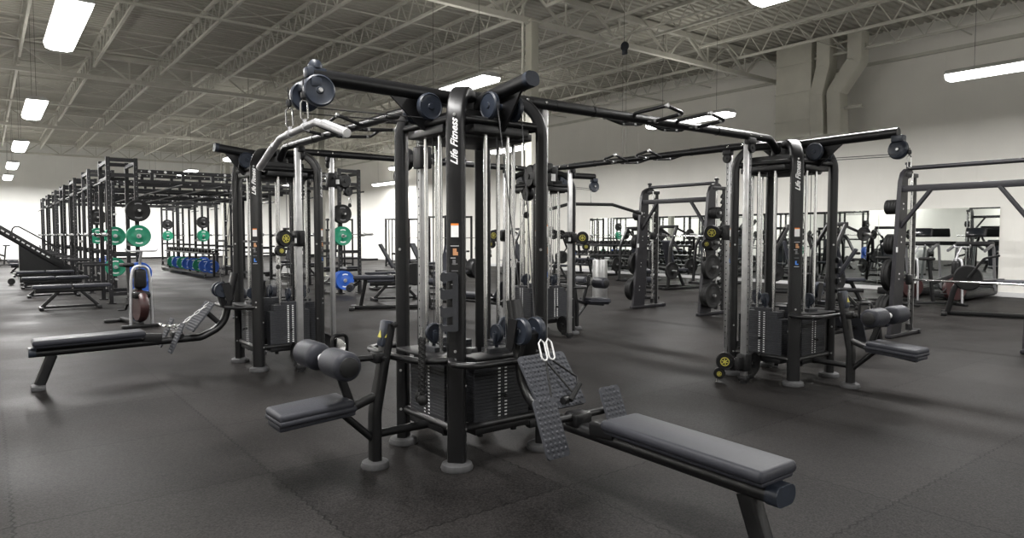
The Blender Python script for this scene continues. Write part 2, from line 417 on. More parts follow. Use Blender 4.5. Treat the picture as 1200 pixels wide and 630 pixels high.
def emblem(s, c, ax, r):            # ring and cross mark on a disc face
    c = V(c); a = V(ax).normalized()
    s.lathe(c, a, [(r, 0), (r, .003), (r*.82, .003), (r*.82, 0)], 20)
    x = a.orthogonal().normalized(); y = a.cross(x)
    for k in range(3):
        d = x*math.cos(k*PI/3)+y*math.sin(k*PI/3)
        s.sweep([c-d*r*.7+a*.0015, c+d*r*.7+a*.0015], [(-r*.1, -.0015), (r*.1, -.0015), (r*.1, .0015), (-r*.1, .0015)], up=a)
def carriage(parent, z, swing, em=True):
    # on the outward face of a column standing at the parent's origin, outward = +x
    e = bpy.data.objects.new('pulley_carriage', None); col.objects.link(e); e.parent = parent; e.location = (0, 0, z)
    s = MB(); s.box((0, 0, 0), (.11, .1, .16), bev=.012); s.box((.08, 0, .0), (.08, .05, .12), bev=.01); s.cyl((0, -.05, .02), (0, -.1, .02), .014, 10); s.lathe((0, -.1, .02), (0, -1, 0), [(0, 0), (.022, 0), (.024, .02), (0, .026)], 12)
    s.build('carriage_block', 'blackplastic', e)
    MB().box((.05, -.05, -.02), (.04, .006, .05)).build('sticker', 'white', e, smooth=False)
    R = rotz(swing)
    c = R @ V((.17, 0, 0))
    ax = R @ V((0, 1, 0))
    s = MB(); disc2(s, c, ax, .085, .055, 24); disc2(s, c+R @ V((.05, 0, -.12)), ax, .055, .05, 20)
    s.sweep([R @ V((.07, 0, 0)), c], rrect(.05, .06, .01), up=(0, 0, 1)); s.build('swivel_pulley', 'blackplastic', e)
    s = MB()
    for sg in (-1, 1):
        if em: emblem(s, c+ax*sg*.031, ax*sg, .042); emblem(s, c+R @ V((.05, 0, -.12))+ax*sg*.027, ax*sg, .022)
    if em: s.build('emblem', 'yellow', e, smooth=False)['label'] = 'yellow round emblem'
    s = MB(); p = c+R @ V((.075, 0, -.19)); s.cyl(c+R @ V((.06, 0, -.12)), p, .004, 6)
    s.tube(fillet([p+V((0, 0, 0)), p+V((.012, 0, -.02)), p+V((.012, 0, -.07)), p+V((0, 0, -.08)), p+V((-.012, 0, -.07)), p+V((-.012, 0, -.02))], .01, 3), .005, 6, closed=True)
    s.build('carabiner', 'chrome', e)
    s = MB(); s.lathe(p+V((0, 0, -.085)), (0, 0, 1), [(0, -.03), (.02, -.02), (.022, 0), (.012, .02), (0, .022)], 12); s.build('cable_stop', 'rubber', e)
    return e
def column(parent, ang_, cz, swing, em=True):
    e = bpy.data.objects.new('adjustable_column', None); col.objects.link(e); e.parent = parent
    e.location = rotz(ang_) @ V((.62, 0, 0)); e.rotation_euler = (0, 0, ang_)
    s = MB(); s.box((0, 0, 1.17), (.045, .062, 2.2), bev=.008)
    s.build('hole_tube', 'steel', e)
    s = MB()
    for k in range(30):
        z = .3+k*.062
        s.cyl((0, .031, z), (0, .032, z), .0065, 8)
    s.build('adjustment_holes', 'hole', e, smooth=False)
    s = MB(); s.box((0, 0, .045), (.06, .09, .05), bev=.01); s.box((-.06, 0, .06), (.16, .05, .06), bev=.01); s.cyl((0, 0, 0), (0, 0, .03), .035, 14); s.build('column_foot', 'blackplastic', e)
    s = MB(); disc2(s, (-.13, 0, .17), (0, 1, 0), .12, .04, 28); 
    s.cyl((-.13, -.03, .17), (-.13, .03, .17), .018, 10); s.build('base_pulley', 'blackplastic', e)
    s = MB(); disc2(s, (.0, .045, 2.2), (0, 1, 0), .05, .03, 18); s.box((0, .03, 2.26), (.1, .07, .06), bev=.012); s.build('head_pulley', 'blackplastic', e)
    s = MB(); s.tube([(.0, .045, .2), (.0, .045, 2.16)], .0035, 6); s.build('cable', 'cable', e)
    s = MB().sweep([(-.30, 0, .235), (-.13, 0, .18), (0, 0, .07)], rrect(.03, .05, .008)); s.build('base_link', 'black', e)
    carriage(e, cz, swing, em)
    return e
TS = 1
def tower(label, x, y, rz, cz1, cz2, sw1=.5, sw2=-.5, em1=True, em2=True, ends=(0,)):
    t = thing('cable_tower', (x, y, 0), rz, label, 'gym machine', 'linked cable towers')
    prof = rrect(.072, .11, .02, 4)
    for i, (a, b) in enumerate(((-1, -1), (-1, 1), (1, -1), (1, 1))):
        p = V((a*HP, b*HP, 0)); inn = -p.normalized(); tang = V((-p.y, p.x, 0)).normalized()
        pts = fillet([p+V((0, 0, .04)), p+V((0, 0, 2.265)), p+inn*.40+V((0, 0, 2.265))], .24, 10)
        s = MB(); s.sweep(pts, prof, up=tang); post = s.build('post', 'black', t)
        s = MB(); s.lathe(p, (0, 0, 1), [(0, 0), (.094, 0), (.098, .012), (.09, .035), (.07, .045), (0, .045)], 28); s.build('foot_pad', 'foot', post)
        az = math.atan2(p.y, p.x)       # outward
        out = -inn
        face = p+out*.0368
        R = Matrix(((0, 0, 0), (0, 0, 0), (0, 0, 0)))
        # lettering reads upwards on the outward face
        xa = V((0, 0, 1)); za = out; ya = za.cross(xa)
        rm = Matrix((xa, ya, za)).transposed()
        text('Life Fitness', .059, 'white', post, face+V((0, 0, 1.93)), rm.to_euler(), shear=.5)
        s = MB().box((0, 0, 0), (.002, .045, .078), rot=rotz(az)); o = s.build('warning_sticker', 'white', post, smooth=False); o.location = face+V((0, 0, 1.42))
        s = MB().box((0, 0, 0), (.003, .045, .011), rot=rotz(az)); o = s.build('sticker_header', 'orange', post, smooth=False); o.location = face+V((0, 0, 1.455))
        s = MB().box((0, 0, 0), (.003, .066, .26), rot=rotz(az), bev=.001); o = s.build('placard', 'blackplastic', post, smooth=False); o.location = face+V((0, 0, 1.215))
        s = MB()
        def pic(m, dy, dz, w, h): s.use(m); s.box(out*.0022+tang*dy+V((0, 0, dz)), (.001, w, h), rot=rotz(az))
        pic('skin', 0, .085, .022, .03); pic('skin', .004, .07, .03, .02); pic('white', 0, .115, .05, .003); pic('greypl', -.004, .02, .018, .03); pic('greypl', 0, .01, .034, .006)
        pic('greypl', 0, -.03, .04, .005); pic('blue', -.006, -.075, .012, .035); pic('blue', .004, -.088, .022, .01); pic('white', -.01, .045, .03, .003); pic('white', 0, -.11, .045, .003)
        o = s.build('placard_print', None, post, smooth=False); o.location = face+V((0, 0, 1.215))
        # bolts
        s = MB()
        for z in (.66, .71, 2.09): s.lathe(face+V((0, 0, z))-tang*.0+out*-.001, out, [(0, 0), (.009, 0), (.008, .005), (0, .006)], 10)
        for z in (.24, .5, 1.3):
            for sg in (-1, 1): s.lathe(p+tang*.0548*sg+V((0, 0, z)), tang*sg, [(0, 0), (.009, 0), (.008, .005), (0, .006)], 10)
        s.build('bolts', 'steel', post)
        # accessory hooks: E shaped bracket along the post's left edge
        if i == 0:
            P = []
            pts2 = [(0, .0), (.05, .0), (.062, .012), (.062, .33), (.05, .345), (.0, .345), (-.055, .33), (-.062, .315)]
            for zc in (.27, .165, .06):
                P += [(-.062, zc+.03), (-.05, zc+.022), (-.02, zc+.022), (.012, zc+.03), (.012, zc-.022), (-.045, zc-.026), (-.056, zc-.012), (-.066, zc-.02), (-.062, zc-.035)]
            poly = [(.03, 0), (.045, .012), (.045, .33), (.03, .345), (-.05, .345), (-.062, .33)]+P+[(-.05, 0)]
            s = MB().prism(poly, p+out*.05-tang*TS*.022+V((0, 0, .83)), tang, V((0, 0, 1)), .016)
            s.build('accessory_hook', 'stack', t)
        # ring tubes at the top and bottom
    c4 = [(-HP, -HP), (HP, -HP), (HP, HP), (-HP, HP)]
    for k in range(4):
        a, b = c4[k], c4[(k+1) % 4]
        MB().cyl((*a, 2.08), (*b, 2.08), .023, 12).build('top_rail', 'black', t)
        MB().cyl((*a, .235), (*b, .235), .028, 12).build('bottom_rail', 'black', t)
        m = ((a[0]+b[0])/2, (a[1]+b[1])/2)
    for k in range(2):      # rounded hand hoops on the two station sides
        R = rotz(k*PI/2)
        pts = [R @ V(p) for p in ((-.31, .36, .655), (-.45, .43, .655), (-.56, .36, .655), (-.575, .0, .655), (-.53, -.26, .655), (-.33, -.33, .655))]
        MB().sweep(fillet(pts, [.07, .1, .5, .15], 6), rrect(.05, .038, .016, 3)).build('hoop_rail', 'black', t)
        # shelf tray inside the hoop
        MB().box(R @ V((-.34, 0, .655)), (.17, .5, .02) if k == 0 else (.5, .17, .02), bev=.008).build('tray', 'blackplastic', t)
    # central top box and hub
    s = MB().box((0, 0, 2.13), (.44, .44, .06), bev=.01); s.box((0, 0, 2.0), (.5, .5, .03), bev=.008); s.lathe((0, 0, 2.1), (0, 0, 1), [(0, 0), (.12, 0), (.12, .19), (.09, .205), (0, .205)], 20)
    s.build('top_housing', 'blackplastic', t)
    s = MB().box((0, 0, .42), (.05, .09, .46), bev=.01); s.build('centre_spine', 'black', t)
    for k in range(4): weight_stack(t, k*PI/2)
    column(t, PI/2, cz1, sw1, em1); column(t, 0, cz2, sw2, em2)
    # ---- station A: long pulldown arm (-x)
    s = MB(); s.tube(fillet([(-.02, 0, 2.2), (-.12, 0, 2.26), (-1.06, 0, 2.275)], .12, 8), .044, 16); arm = s.build('pulldown_arm', 'black', t)
    MB().prism([(-.28, .0), (-.62, .02), (-.36, -.2), (-.26, -.2)], (0, 0, 2.24), (1, 0, 0), (0, 0, 1), .014).build('gusset', 'black', arm)
    s = MB()
    for yy in ends: disc2(s, (-1.06, yy, 2.175 if yy else 2.13), (.15, 1, 0), .086, .045, 28)
    s.box((-1.06, 0, 2.22), (.1, .24 if len(ends) > 1 else .08, .06), bev=.012)
    if len(ends) > 1: s.lathe((-1.04, 0, 2.315), (0, 0, 1), [(0, 0), (.038, 0), (.04, .02), (.025, .045), (0, .05)], 18); s.box((-1.04, 0, 2.29), (.12, .07, .06), bev=.015)
    s.build('end_pulleys', 'pulley', arm)
    s = MB()
    for yy in (-.125, .125) if len(ends) > 1 else (-.025, .025): s.lathe((-1.06, yy, 2.175 if len(ends) > 1 else 2.13), (0, 1 if yy > 0 else -1, 0), [(0, 0), (.013, 0), (.011, .006), (0, .007)], 12)
    s.build('axle_bolt', 'steel', arm)
    s = MB()
    for yy in (-.1, .1): disc2(s, (-.36, yy*.9, 2.17), (0, 1, 0), .083, .04, 26)
    s.cyl((-.36, -.1, 2.17), (-.36, .1, 2.17), .02, 10); s.build('inner_pulleys', 'pulley', arm)
    s = MB()
    for yy in (-.1, .1): s.cyl((-1.07, yy, 2.08), (-.36, yy*.9, 2.10), .0035, 6)
    s.build('cable', 'cable', arm)
    # ---- station B: short row arm (-y)
    s = MB(); s.sweep(fillet([(0, -.04, 2.16), (0, -.16, 2.24), (0, -.62, 2.29)], .1, 8), rrect(.085, .1, .038, 5), up=(1, 0, 0)); arm = s.build('row_arm', 'black', t)
    MB().prism([(-.2, .0), (-.56, .02), (-.36, -.23), (-.22, -.23)], (0, 0, 2.25), (0, 1, 0), (0, 0, 1), .014).build('gusset', 'black', arm)
    s = MB(); s.sweep([(0, -.6, 2.289), (0, -.635, 2.293)], rrect(.088, .104, .038, 5), up=(1, 0, 0)); s.build('end_cap', 'pulley', arm)
    s = MB()
    for xx in (-.09, .09): disc2(s, (xx, -.34, 2.17), (1, 0, 0), .083, .04, 26)
    s.cyl((-.1, -.34, 2.17), (.1, -.34, 2.17), .02, 10); s.build('inner_pulleys', 'pulley', arm)
    s = MB()
    for xx, yy in ((-.09, -.42), (.09, -.42)): s.cyl((xx, -.415, 2.17), (xx*.5, -.60, .9), .0035, 6)
    s.build('cable', 'cable', arm)
    return t
towers = {
 'F': tower('black four-post cable tower in the centre, closest to the camera, lettered up its front post', FX, FY, 0, 1.95, 1.82, .3, 1.4, False, False, (-.1, .1)),
 'R': tower('black four-post cable tower right of centre, yellow-marked pulleys at its foot', FX+DD, FY, PI/2, .2, 1.42, -1.0, .6),
 'L': tower('black four-post cable tower left of centre behind the round knee rollers', FX, FY+DD, -PI/2, 2.02, 1.36, .2, -1.3, False),
 'B': tower('furthest black cable tower, seen through the rods of the central tower', FX+DD, FY+DD, PI, 1.36, 1.39, .8, -1.2)}

def rot_off(rz, p): return rotz(rz) @ V(p)
def pulldown_seat(label, x, y, rz):
    t = thing('pulldown_station', (x, y, 0), rz, label, 'gym seat', 'pulldown seats beside the cable towers')
    s = MB(); s.sweep(fillet([(-.70, 0, .04), (-.70, 0, .33), (-.60, 0, .86)], .35, 8), rrect(.062, .09, .022, 4), up=(0, 1, 0)); s.build('upright', 'black', t)
    MB().lathe((-.70, 0, 0), (0, 0, 1), [(0, 0), (.082, 0), (.086, .012), (.078, .036), (.06, .045), (0, .045)], 24).build('foot_pad', 'foot', t)
    s = MB(); s.cyl((-.69, 0, .2), (-.33, 0, .2), .026, 12); s.build('floor_brace', 'black', t)
    s = MB(); s.sweep([(-.70, 0, .43), (-.86, 0, .38), (-1.26, 0, .335)], rrect(.06, .045, .012), up=(0, 0, 1)); s.cyl((-.71, 0, .17), (-.93, 0, .38), .022, 12); s.build('seat_bracket', 'black', t)
    s = MB(); s.box((-1.09, 0, .395), (.44, .27, .035), rot=Matrix.Rotation(-.06, 3, 'Y'), bev=.014, seg=3); s.box((-1.085, 0, .365), (.44, .2, .035), rot=Matrix.Rotation(-.06, 3, 'Y'), bev=.01)
    s.box((-1.095, 0, .422), (.43, .26, .05), rot=Matrix.Rotation(-.06, 3, 'Y'), bev=.022, seg=4); s.build('seat', 'vinyl', t)
    s = MB(); s.sweep([(-.86, -.02, .40), (-.95, -.02, .66)], rrect(.05, .035, .01), up=(0, 1, 0)); s.cyl((-.64, 0, .66), (-.96, 0, .67), .018, 10); s.box((-.68, 0, .665), (.07, .08, .07), bev=.012); s.build('roller_arm', 'black', t)
    for c in (-.185, .205):
        s = MB(); h = .128
        s.lathe((-1.0, c, .685), (0, 1, 0), [(0, -h), (.045, -h), (.062, -h+.004), (.078, -h+.02), (.081, -h+.035), (.081, h-.035), (.078, h-.02), (.062, h-.004), (.045, h), (0, h)], 32); r = s.build('roller_pad', 'vinyl', t)
        s = MB(); sg = -1 if c < 0 else 1; s.lathe((-1.0, c+sg*h, .685), (0, sg, 0), [(0, 0), (.056, 0), (.054, .006), (.045, .01), (0, .011)], 24); s.build('end_cap', 'blackplastic', r)
    MB().cyl((-1.0, -.06, .685), (-1.0, .06, .685), .026, 14).build('roller_axle', 'offwhite', t)
    s = MB(); s.lathe((-.885, .09, .735), (-1, -.7, 0), [(0, 0), (.05, 0), (.05, .006), (0, .008)], 20); s.build('adjuster_plate', 'chrome', t)
    s = MB(); s.tube(fillet([(-.92, .10, .70), (-.92, .10, .80), (-.82, .12, .80), (-.82, .12, .66)], .03, 4), .012, 8); s.build('adjuster_handle', 'black', t)
    s = MB(); s.box((-.622, 0, .80), (.07, .075, .16), rot=Matrix.Rotation(.18, 3, 'Y'), bev=.014); s.build('top_sleeve', 'pulley', t)
    s = MB().prism([(-.022, -.018), (.022, -.018), (0, .024)], (-.662, -.0, .80), (.0, -1, 0), (.18, 0, 1), .002); s.prism([(-.022, -.018), (.022, -.018), (0, .024)], (-.625, -.0385, .80), (1, 0, 0), (.18, 0, 1), .002); s.build('warning_triangle', 'yellow', t, smooth=False)['label'] = 'yellow warning triangle'
    s = MB(); s.cyl((-.6, .05, .86), (-.6, -.07, .86), .01, 8); s.lathe((-.6, -.07, .86), (0, -1, 0), [(0, 0), (.016, 0), (.018, .012), (0, .02)], 12); s.cyl((-.66, -.04, .66), (-.66, -.09, .66), .012, 8); s.build('adjuster_pin', 'blackplastic', t)
    return t
ps = pulldown_seat('small grey padded seat with two thick round knee rollers beside the central tower', FX, FY, 0)
place(copy_tree(ps), (FX+DD, FY, 0), PI/2, 'grey padded seat with round knee rollers standing right of the right cable tower', 'pulldown seats beside the cable towers')
place(copy_tree(ps), (FX, FY+DD, 0), -PI/2, 'pulldown seat mostly hidden behind the left cable tower', 'pulldown seats beside the cable towers')
place(copy_tree(ps), (FX+DD, FY+DD, 0), PI, 'pulldown seat on the far side of the furthest cable tower', 'pulldown seats beside the cable towers')

def nub_plate(w, h, th, c, ex, ey, parent, name='foot_plate'):
    ex = V(ex).normalized(); ey = V(ey).normalized(); ez = ex.cross(ey); R = Matrix((ex, ey, ez)).transposed()
    s = MB(); s.prism(rrect(w, h, .02, 3), c, ex, ey, th)
    nx = max(3, int(w/.028)); ny = int(h/.028)
    for i in range(nx):
        for j in range(ny):
            x = (i+.5)/nx*w-w/2; y = (j+.5)/ny*h-h/2
            if (abs(x) > w/2-.016 and abs(y) > h/2-.016): continue
            o = V(c)+ex*x+ey*y+ez*th/2
            s.lathe(o, ez, [(.011, 0), (.007, .0045), (0, .005)], 6)
    return s.build(name, 'footplate', parent)
def row_bench(label, x, y, rz):
    t = thing('row_bench', (x, y, 0), rz, label, 'bench', 'low row benches of the cable towers')
    s = MB(); s.sweep(fillet([(0, -.46, 1.0), (0, -.58, .46), (0, -.80, .355), (0, -2.2, .335)], [.3, .16], 8), rrect(.07, .1, .032, 4), up=(1, 0, 0)); s.build('beam', 'black', t)
    s = MB(); s.sweep([(0, -2.19, .345), (0, -2.245, .345)], rrect(.14, .085, .038, 5), up=(0, 0, 1)); s.build('beam_end_cap', 'pulley', t)
    s = MB(); s.sweep([(0, -2.07, .31), (0, -2.17, .045)], rrect(.07, .09, .02), up=(0, 1, 0)); s.build('leg', 'black', t)
    MB().box((0, -2.18, .0225), (.16, .11, .045), bev=.012).build('foot_pad', 'foot', t)
    s = MB(); s.box((0, -1.77, .412), (.235, .88, .03), rot=Matrix.Rotation(.02, 3, 'X'), bev=.012, seg=2); s.box((0, -1.77, .44), (.27, .9, .055), rot=Matrix.Rotation(.02, 3, 'X'), bev=.024, seg=4)
    s.build('seat', 'vinyl', t)
    s = MB(); s.box((0, -1.77, .392), (.16, .84, .03), rot=Matrix.Rotation(.02, 3, 'X'), bev=.01); s.sweep([(0, -1.33, .395), (0, -1.17, .38)], rrect(.11, .085, .02)); s.build('seat_carrier', 'black', t)
    for sg in (-1, 1):
        nub_plate(.15, .31, .014, (sg*.24, -1.08, .40), (1, 0, 0), (0, .40, .9), t)
    s = MB(); s.cyl((-.25, -1.03, .415), (.25, -1.03, .415), .02, 12); s.box((0, -1.03, .40), (.12, .1, .08), bev=.015); s.build('foot_plate_bar', 'black', t)
    nub_plate(.34, .34, .016, (0, -.81, .57), (1, 0, 0), (0, .62, .8), t, 'standing_plate')
    s = MB(); s.sweep([(0, -.64, .5), (0, -.74, .6)], rrect(.07, .05, .01)); s.box((0, -.6, .74), (.1, .05, .18), rot=Matrix.Rotation(.3, 3, 'X'), bev=.01); s.build('plate_bracket', 'black', t)
    s = MB()
    for xx in (-.055, .055): disc2(s, (xx, -.60, .83), (1, 0, .0), .08, .045, 28)
    s.cyl((-.08, -.6, .83), (.08, -.6, .83), .013, 10); s.build('low_pulley', 'pulley', t)
    s = MB()
    for xx in (-.1, .1): s.prism([(-.05, .07), (.03, .08), (.06, -.1), (.0, -.12)], (xx*.98, -.57, .83), (0, 1, 0), (0, 0, 1), .008)
    s.build('pulley_guard', 'black', t)
    return t
rb = row_bench('long grey padded row bench reaching towards the lower right corner', FX, FY, 0)
place(copy_tree(rb), (FX, FY+DD, 0), -PI/2, 'long padded row bench reaching left from the left cable tower', 'low row benches of the cable towers')
place(copy_tree(rb), (FX+DD, FY, 0), PI/2, 'row bench largely hidden behind the right cable tower', 'low row benches of the cable towers')
place(copy_tree(rb), (FX+DD, FY+DD, 0), PI, 'row bench behind the furthest cable tower', 'low row benches of the cable towers')

# ---- overhead linking beams with pull-up grips (built along +x from the origin)
def link_beam(label, loc, rz):
    t = thing('overhead_beam', loc, rz, label, 'beam', 'overhead beams linking the cable towers')
    L = DD
    s = MB(); s.tube(fillet([(.12, 0, 2.2), (.26, 0, 2.315), (L-.26, 0, 2.315), (L-.12, 0, 2.2)], .12, 6), .036, 14)
    for k, x in enumerate((.72, 1.1, L-1.1, L-.72)): s.cyl((x, 0, 2.315), (x+.02, 0, 2.315), .041, 14)
    s.cyl((.5, 0, 2.315), (1.08, 0, 2.315), .039, 14); s.cyl((L-1.08, 0, 2.315), (L-.5, 0, 2.315), .039, 14)
    s.build('beam_tube', 'black', t)
    for xc, dz in ((1.6, .02), (2.12, .02)):
        for sg in (-1, 1):
            a = xc-.1; b = xc+.1
            s = MB(); s.tube(fillet([(a+.04, 0, 2.30), (a, sg*.06, 2.335-.045*(sg > 0)), (a, (-.37 if sg < 0 else .26), 2.35), (b, (-.37 if sg < 0 else .26), 2.315), (b, sg*.06, 2.29), (b-.02, 0, 2.30)], .035, 4), .014, 10)
            g = s.build('grip', 'black', t)
            s = MB(); s.lathe((a, (-.365 if sg < 0 else .255), 2.35), (0, sg, 0), [(0, 0), (.0175, 0), (.0175, .02), (0, .024)], 12)
            s.lathe((b, sg*.10, 2.293), (0, sg, 0), [(.0155, -.01), (.0175, -.01), (.0175, .012), (.0155, .012)], 12); s.lathe((b, (-.34 if sg < 0 else .23), 2.313), (0, sg, 0), [(.0155, -.01), (.0175, -.01), (.0175, .012), (.0155, .012)], 12)
            s.build('grip_ring', 'steel', g)
    s = MB()
    for x in (.45, .62, L-.62, L-.45):
        for yy in (-1, 1): s.lathe((x, yy*.0355, 2.32), (0, yy, .15), [(0, 0), (.011, 0), (.009, .006), (0, .007)], 10)
    s.build('bolts', 'chrome', t)
    return t
bm = link_beam('near overhead beam linking the central tower to the right tower, with ladder-like grips', (FX, FY, 0), 0)
place(copy_tree(bm), (FX, FY, 0), PI/2, 'overhead beam from the central tower back to the left tower, behind the lat bar')
place(copy_tree(bm), (FX, FY+DD, 0), 0, 'far overhead beam between the left tower and the furthest tower')
place(copy_tree(bm), (FX+DD, FY, 0), PI/2, 'overhead beam from the right tower back to the furthest tower, with two grips')

# ---- attachments
def biner(s, p, q, r=.018, t_=.005, sd=(.9, -.4, 0)):
    p, q = V(p), V(q); d = (q-p).normalized(); sd = V(sd); sd = (sd-d*sd.dot(d)).normalized()
    s.tube(fillet([p, p+sd*r+d*r, q+sd*r-d*r, q, q-sd*r-d*r, p-sd*r+d*r], r*.8, 3), t_, 8, closed=True)
def lat_bar(label, loc, rz, long_=False):
    t = thing('lat_bar', loc, rz, label, 'handle bar', 'bars hanging from the pulldown arms')
    s = MB(); s.tube(fillet([(0, -.56, -.115), (0, -.24, .0), (0, .24, .0), (0, .56, -.115)], .06, 5), .0185, 14); s.build('bar', 'satin', t)
    for sg in (-1, 1):
        s = MB(); s.tube([(0, sg*.33, -.027), (0, sg*.57, -.118)], .0225, 14); g = s.build('grip', 'satin', t)
        MB().lathe((0, sg*.57, -.118), (0, sg, -.3), [(0, 0), (.0225, 0), (.022, .006), (0, .009)], 14).build('end_cap', 'offwhite', g)
        s = MB(); s.cyl((0, sg*.1, .0), (0, sg*.1, .04), .01, 8); s.lathe((0, sg*.1, 0), (0, 1, 0), [(.019, -.012), (.023, -.012), (.023, .012), (.019, .012)], 14); s.build('eyelet', 'satin', t)
        s = MB(); biner(s, (0, sg*.1, .03), (0, sg*.1, .15)); s.build('carabiner', 'chrome', t)
        s = MB(); s.cyl((0, sg*.1, .145), (.0, sg*.1, .26), .0035, 6); s.lathe((0, sg*.1, .15), (0, 0, 1), [(0, 0), (.014, .005), (.017, .02), (.012, .04), (0, .045)], 12); s.build('cable_stop', 'blackplastic', t)
    return t
lat_bar('pale grey angled pulldown bar hanging from the central tower arm on two snap hooks', (FX-1.06-.086, FY+.0, 1.965), .05).rotation_euler.x = -.07
def small_bar(label, loc, rz):
    t = thing('cable_clip', loc, rz, label, 'snap hook')
    s = MB(); biner(s, (0, 0, 0), (0, 0, -.12)); s.build('carabiner', 'chrome', t)
    s = MB(); s.cyl((0, 0, 0), (0, 0, .06), .0035, 6); s.lathe((0, 0, .0), (0, 0, 1), [(0, 0), (.014, .005), (.017, .02), (.012, .04), (0, .045)], 12); s.build('cable_stop', 'blackplastic', t)
    return t
small_bar('snap hook hanging empty from the long arm of the right cable tower', (FX+DD+.0, FY-1.152, 2.075), 0)
def straight_bar(label, loc, rz):
    t = thing('pulldown_bar', loc, rz, label, 'handle bar')
    s = MB(); s.tube(fillet([(0, -.85, -.13), (0, -.36, 0), (0, .36, 0), (0, .85, -.13)], .1, 5), .024, 12); s.build('bar', 'rubber', t)
    for sg in (-1, 1): MB().lathe((0, sg*.85, -.13), (0, sg, -.26), [(0, 0), (.026, 0), (.026, .02), (0, .022)], 12).build('end_cap', 'satin', t)
    s = MB(); s.cyl((0, 0, 0), (0, 0, .3), .006, 6); biner(s, (0, 0, .02), (0, 0, .12)); s.build('hanger', 'chrome', t)
    return t
straight_bar('wide black pulldown bar hanging at the furthest cable tower', (FX+DD+1.0, FY+DD, 1.86), 1.25)
# rope on the near tower, draped over the hoop rail
rp = thing('triceps_rope', (FX-.545+.033, FY-.30, .0), 0, 'short black twisted rope handle hanging over the front hoop of the central tower', 'rope')
s = MB()
def twist(s, p0, p1, r, n=40, turns=9):
    p0, p1 = V(p0), V(p1); d = (p1-p0); x = d.orthogonal().normalized(); y = d.normalized().cross(x)
    for ph in (0, 2*PI/3, 4*PI/3):
        s.tube([p0+d*k/n+(x*math.cos(ph+turns*2*PI*k/n)+y*math.sin(ph+turns*2*PI*k/n))*r*.5 for k in range(n+1)], r*.62, 7)
twist(s, (-.035, -.012, .80), (-.045, -.02, .46), .017); twist(s, (-.03, .016, .80), (-.035, .02, .47), .016)
s.build('rope_strands', 'rubber', rp)
for p in ((-.045, -.024, .45), (-.036, .024, .46)):
    MB().lathe(p, (0, 0, 1), [(0, -.035), (.022, -.03), (.031, -.01), (.03, .012), (.018, .026), (0, .028)], 18).build('rope_stopper', 'rubber', rp)
MB().tube([(-.033, 0, .8), (-.033, 0, .86)], .007, 8).build('rope_eyelet', 'chrome', rp)
# stirrup handle on the near low pulley
sh = thing('stirrup_handle', (FX, FY-.735, .74), 0, 'black strap handle clipped by two white snap hooks on the studded plate', 'cable handle')
s = MB(); biner(s, (-.02, .0, .055), (-.035, -.06, -.06), .02, .005, (1, 0, 0)); biner(s, (.035, .0, .055), (.02, -.06, -.06), .02, .005, (1, 0, 0)); s.build('carabiner', 'offwhite', sh)
s = MB(); s.tube([(-.03, -.06, -.06), (-.09, -.17, -.22), (-.1, -.2, -.26)], .006, 8); s.tube([(-.03, -.06, -.06), (.06, -.19, -.23)], .006, 8); s.tube([(.02, -.06, -.06), (.15, -.12, -.16), (.13, -.15, -.2), (.03, -.2, -.25)], .006, 8); s.build('strap', 'rubber', sh)
s = MB(); s.cyl((.02, -.21, -.26), (.13, -.165, -.19), .015, 12); s.build('grip', 'rubber', sh)
s = MB(); s.lathe((-.02, -.19, -.26), (1, .2, 0), [(0, 0), (.02, .0), (.024, .02), (.02, .05), (0, .055)], 12); s.build('grip_knob', 'blackplastic', sh)
# close-grip handle with chain at the left bench
ch = thing('cable_attachment', (FX-.70, FY+DD, .70), -PI/2, 'silver chrome row handle on a short chain lying on the left bench foot plate', 'cable handle')
s = MB()
for k in range(7):
    a = V((0, -.02-.045*k, -.005-.033*k)); s.tube(fillet([a+V((.012*(k % 2), 0, .012*((k+1) % 2))), a+V((0, -.05, -.036))+V((.012*(k % 2), 0, .012*((k+1) % 2))), a+V((0, -.05, -.036))-V((.012*(k % 2), 0, .012*((k+1) % 2))), a-V((.012*(k % 2), 0, .012*((k+1) % 2)))], .008, 2), .004, 6, closed=True)
s.build('chain', 'offwhite', ch)
s = MB(); s.tube(fillet([(-.08, -.44, -.2), (-.08, -.36, -.22), (.0, -.33, -.2), (.08, -.36, -.22), (.08, -.44, -.2)], .03, 3), .011, 8); s.cyl((-.13, -.45, -.2), (-.03, -.45, -.2), .016, 12); s.cyl((.03, -.45, -.2), (.13, -.45, -.2), .016, 12); s.build('handle_frame', 'chrome', ch)
